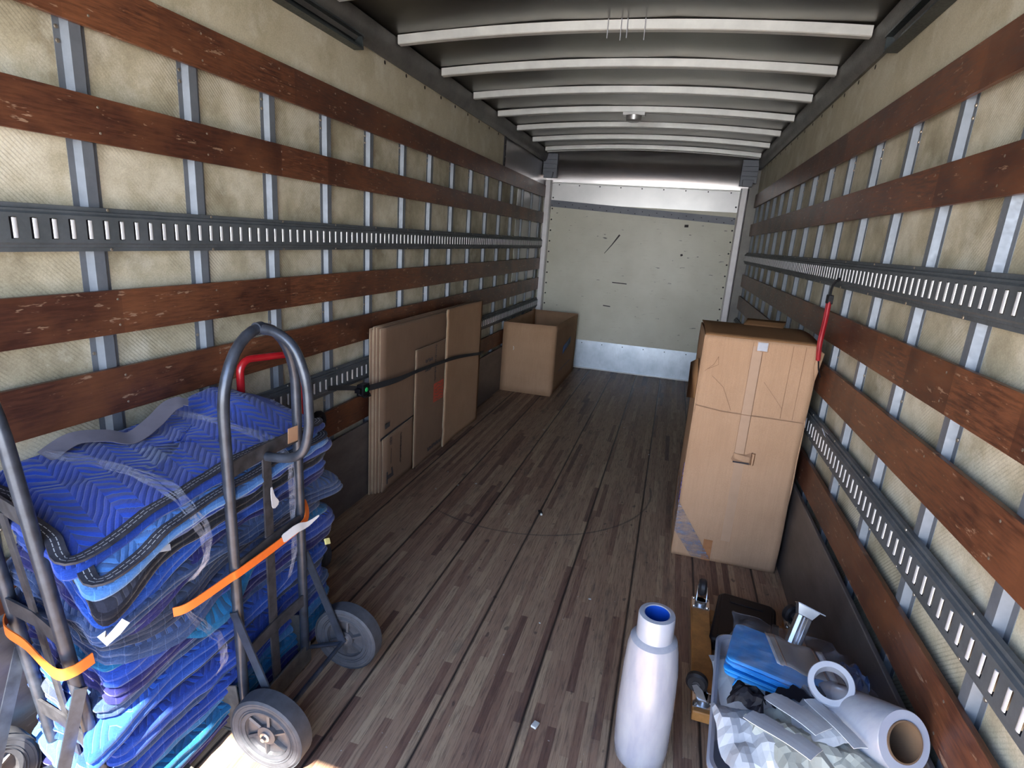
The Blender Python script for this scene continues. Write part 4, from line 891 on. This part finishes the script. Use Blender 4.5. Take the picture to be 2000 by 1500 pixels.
# ------------------------------------------------------------------ frosted plastic bin and what is in it
t = empty('plastic_bin', (.935, 1.475, 0), (0, 0, R(-6))); tag(t, 'frosted clear plastic storage bin full of packing supplies in front of the dolly', 'storage bin')
def rrect(hx, hy, rc, n=8):
    out = []
    for (sx, sy, a0) in ((1, 1, 0), (-1, 1, 90), (-1, -1, 180), (1, -1, 270)):
        for i in range(n + 1): a = R(a0 + 90 * i / n); out.append((sx * (hx - rc) + rc * math.cos(a), sy * (hy - rc) + rc * math.sin(a)))
    return out
b = MB(); rows = [(.165, .235, .004), (.180, .25, .012), (.19, .262, .15), (.203, .278, .35), (.206, .281, .362), (.214, .289, .364), (.216, .291, .375), (.210, .285, .38), (.200, .274, .374), (.186, .258, .15), (.172, .24, .014)]
base = [(rrect(hx, hy, .05), z_) for hx, hy, z_ in rows]; n = len(base[0][0]); vs = [(x, y, z_) for ring, z_ in base for x, y in ring]
fs = [(i * n + j, i * n + (j + 1) % n, (i + 1) * n + (j + 1) % n, (i + 1) * n + j) for i in range(len(rows) - 1) for j in range(n)] + [tuple(reversed(range(n))), tuple((len(rows) - 1) * n + j for j in range(n))]
b.add(vs, fs); b.build('tub', [M['tote']], t)
def crumple(name, c, sx, sy, h, mat, lab, cat, seed, rz=0, amp=.02, edge=.03, tilt=(0, 0), group=None, thick=.0015, n=11):
    b = MB()
    def fn(u, v):
        a, e = u - .5, v - .5; rr = 1 + edge * noise.noise(Vector((a * 5 + seed, e * 5, seed)))
        nn = noise.noise(Vector((a * 3.2 + seed * 3, e * 3.2, seed))) ; n2 = abs(noise.noise(Vector((a * 6 + seed, e * 6, seed * 2)))); n3 = abs(noise.noise(Vector((a * 20, e * 20 + seed, 0))))
        return (a * sx * rr + edge * .35 * sx * noise.noise(Vector((e * 9, seed, 0))), e * sy * rr + edge * .35 * sy * noise.noise(Vector((a * 9, seed, 4))), h * (1 - (2 * max(abs(a), abs(e))) ** 3) + amp * .8 * nn + amp * .4 * n2 + amp * .10 * n3)
    b.grid(fn, n, n); o = b.build(name, [mat], solid=thick, smooth=False); o.location = c; o.rotation_euler = (tilt[0], tilt[1], rz); tag(o, lab, cat, group); return o
crumple('crumpled_paper', (.93, 1.50, .345), .36, .44, .03, M['paper'], 'wide sheet of crumpled white paper filling the bin under everything else', 'paper', 31, .1, .02, .05)
crumple('crumpled_paper', (.90, 1.335, .425), .20, .20, .035, M['cream'], 'cream crumpled film bag heaped at the near end of the bin', 'paper', 35, .5, .03, .16, (R(-8), R(4)))
crumple('crumpled_paper', (.80, 1.32, .405), .16, .22, .03, M['paper'], 'white crumpled paper at the left edge of the bin', 'paper', 33, .2, .03, .12, (R(-4), 0))
crumple('crumpled_paper', (.965, 1.40, .445), .17, .17, .02, M['paper'], 'stiff white folded wrapper behind the cream film bag', 'paper', 37, .5, .012, .08, (R(-10), R(-8)))
crumple('crumpled_paper', (1.04, 1.32, .43), .16, .14, .02, M['cream'], 'pale wrapper beside the large roll in the bin', 'paper', 41, .8, .02, .12, (0, R(8)))
for (c_, w_, rz_, tl_) in (((.86, 1.30, .47), (.06, .17), .9, 'upper'), ((.905, 1.375, .478), (.065, .15), .75, 'middle'), ((.99, 1.365, .485), (.04, .17), .45, 'far')):
    b = MB(); b.grid(lambda u, v: ((u - .5) * w_[0], (v - .5) * w_[1], .002 * math.cos((u - .5) * 3) + .003 * math.sin(v * 5)), 4, 8); o = b.build('paper_strip', [M['paper']], solid=.002, smooth=False); o.location = c_; o.rotation_euler = (R(-6), R(5), rz_); tag(o, {'upper': 'white folded paper strip nearest the left rim of the bin', 'middle': 'white folded paper strip beside the black plastic in the bin', 'far': 'white folded paper strip next to the tape ring in the bin'}[tl_], 'paper')
crumple('black_plastic', (.795, 1.405, .455), .085, .07, .028, M['blackbag'], 'small crumpled black plastic wad on the white paper in the bin', 'plastic scrap', 51, -.3, .03, .22)
b = MB(); pp = smoothpath([(.85, 1.42, .455), (.90, 1.445, .47), (.95, 1.46, .475), (.99, 1.48, .475)], 8)
b.ribbon(pp, [.034 + .012 * math.sin(i * 1.3) for i in range(len(pp))], .006, [(.2 * math.sin(i * 1.7), -.35, 1) for i in range(len(pp))]); tag(b.build('black_plastic', [M['blackbag']]), 'crinkled strip of black plastic between the blue pack and the white paper', 'plastic scrap')
# blue folded sheet with tan wrapper in a clear bag
t = empty('blue_sheet_pack', (.895, 1.60, .405), (R(-6), R(2), R(-13))); tag(t, 'folded bright blue sheet with tan paper band at the far side of the bin', 'folded sheet')
def fold_slab(hx, hy, z0, z1, layers_, mat, nm, ph=0):
    b = MB(); dz = (z1 - z0) / layers_
    for k in range(layers_):
        e = .006 * math.sin(k * 2.3 + ph); vs = []
        rg = rrect(hx + e, hy + e, .02, 5); nn = len(rg); rows = [(-.004, .08), (0, .3), (0, .7), (-.004, .95), (-.03, 1.0), (-.07, 1.02)]
        for (ins, f_) in rows:
            for (x, y) in rg: L = math.hypot(x, y); q = 1 + ins / L; vs.append((x * q, y * q, z0 + dz * (k + f_) + .004 * noise.noise(Vector((x * 16, y * 16, k + ph)))))
        b.add(vs, [(i * nn + j, i * nn + (j + 1) % nn, (i + 1) * nn + (j + 1) % nn, (i + 1) * nn + j) for i in range(len(rows) - 1) for j in range(nn)] + [tuple(range((len(rows) - 1) * nn, len(rows) * nn)), tuple(reversed(range(nn)))])
    return b.build(nm, [mat], t)
fold_slab(.128, .108, 0, .056, 5, M['bluefab'], 'blue_sheet')
b = MB(); b.grid(lambda u, v: (-.035 + .13 * u + .045 * (1 - v), -.045 + .15 * v, .061 + .004 * math.sin(u * 9)), 10, 8); b.build('tan_band', [M['tan']], t, solid=.002)
for x0_ in (-.045, .098):
    b = MB(); b.grid(lambda u, v: (x0_ + .018 * u + .045 * (1 - v), -.045 + .15 * v, .0635 + .004 * math.sin((x0_ + u * .02) * 60)), 2, 8); b.build('band_border', [M['paper']], t, solid=.001)
for x0_ in (-.022, .085):
    b = MB(); b.grid(lambda u, v: (x0_ + .004 * u + .045 * (1 - v), -.045 + .15 * v, .0655), 1, 8); b.build('band_line', [M['crease']], t, solid=.001)
crumple('clear_bag', (.905, 1.60, .478), .29, .27, .02, M['bag'], 'clear plastic bag around the blue sheet pack', 'plastic bag', 61, -.2, .018, .1)
crumple('clear_bag', (1.085, 1.63, .42), .13, .19, .03, M['bag'], 'crinkled clear plastic film behind the tape ring', 'plastic bag', 63, .3, .03, .2)
b = MB(); b.grid(lambda u, v: (.772 + .012 * math.sin(v * 3) + .012 * u, 1.50 + .09 * v, .41 + .025 * u), 3, 8); tag(b.build('blue_flap', [M['bluefab']], solid=.003), 'small blue plastic corner sticking up at the left side of the bin', 'plastic scrap')
crumple('navy_bag', (1.145, 1.72, .36), .07, .10, .03, M['navy'], 'small navy blue plastic bag wedged between bin and right wall', 'plastic bag', 71, .4, .03, .2)
# tape ring
def ring_xf(c, axis): return Matrix.Translation(c) @ Vector(axis).to_track_quat('Z', 'Y').to_matrix().to_4x4()
b = MB(); b.lathe([(.040, -.024), (.054, -.024), (.0555, -.022), (.0555, .022), (.054, .024), (.040, .024)], 48, 0, ring_xf((1.003, 1.475, .505), (-.25, -.62, .74)), close=True)
tag(b.build('tape_roll', [M['wrapend']]), 'ring of clear packing tape standing on the blue sheet in the bin', 'tape roll')
# large roll with brown core
t = empty('film_roll', (0, 0, 0)); tag(t, 'thick white film roll with open brown cardboard core, sticking out of the bin', 'stretch wrap roll')
xf = ring_xf((1.085, 1.40, .47), (.38, -.80, .46))
b = MB(); b.lathe([(.047, .10), (.068, .10), (.071, .096), (.071, -.14), (.069, -.144), (.047, -.144)], 48, 0, xf); b.build('film_body', [M['wrap']], t)
b = MB(); b.lathe([(.0472, .1005), (.0695, .1005)], 48, 0, xf); b.build('film_end', [M['wrapend']], t)
b = MB(); b.lathe([(.0475, .104), (.0435, .104), (.0435, -.144), (.0475, -.144)], 40, 0, xf, close=True); b.lathe([(0, -.13), (.0435, -.13)], 24, 0, xf); b.build('core', [M['browncore']], t)
b = MB(); b.grid(lambda u, v: (1.09 + .05 * u, 1.325 + .03 * v - .02 * u, .40 - .09 * v), 5, 6); b.build('loose_film', [M['paper']], t, solid=.002)
# silver square-tube leg sticking up at the far rim
t = empty('metal_leg', (.985, 1.80, .36), (R(-32), R(14), R(-10))); tag(t, 'shiny grooved metal leg with a flat end plate sticking up beyond the bin', 'metal bracket')
b = MB(); b.prism([(-.022, -.016), (-.008, -.020), (-.004, -.012), (.004, -.012), (.008, -.020), (.022, -.016), (.024, .014), (-.024, .014)], 'z', -.02, .115); b.build('leg_tube', [M['chrome']], t, bevel=.002)
b = MB(); b.add([(-.022, -.016, .115), (.022, -.016, .115), (.024, .014, .115), (-.024, .014, .115), (-.034, -.024, .145), (.034, -.024, .145), (.034, .016, .145), (-.034, .016, .145)], [(0, 1, 5, 4), (1, 2, 6, 5), (2, 3, 7, 6), (3, 0, 4, 7), (4, 5, 6, 7)]); b.build('flare', [M['chrome']], t)
b = MB(); b.box((-.036, -.027, .145), (.050, .022, .148)); b.build('end_plate', [M['chrome']], t)

# ------------------------------------------------------------------ litter on the floor
b = MB(); b.box((-.010, -.014, 0), (.010, .014, .008)); o = b.build('foam_chip', [M['foam']], bevel=.002); o.location = (.207, 1.575, .001); o.rotation_euler = (0, 0, -.3); tag(o, 'small white foam chip on the floor near the viewer', 'litter')
b = MB(); b.box((-.012, -.02, 0), (.010, .02, .012)); b.box((-.006, -.035, 0), (.006, -.02, .01), 1); o = b.build('plastic_plug', [M['blackpl'], M['foam']], bevel=.003); o.location = (-.128, 3.09, .001); o.rotation_euler = (0, 0, .4); tag(o, 'small black plug with white tip in a floor gap mid floor', 'litter')
rn = random.Random(11)
for (x, y) in ((-.72, 3.25), (-.62, 3.32), (-.83, 3.14), (-.86, 3.42), (-.05, 4.15), (-.3, 3.0), (.1, 2.1), (.28, 2.35), (-.45, 4.6), (.45, 4.4), (-.95, 3.7), (.2, 5.0)):
    b = MB(); a = rn.uniform(.003, .007); b.box((-a, -a * .7, 0), (a, a * .7, .002)); o = b.build('paper_speck', [M['foam']]); o.location = (x, y, .0005); o.rotation_euler = (0, 0, rn.random() * 3); tag(o, 'tiny white paper speck on the wooden floor', 'litter', 'white specks on the floor')
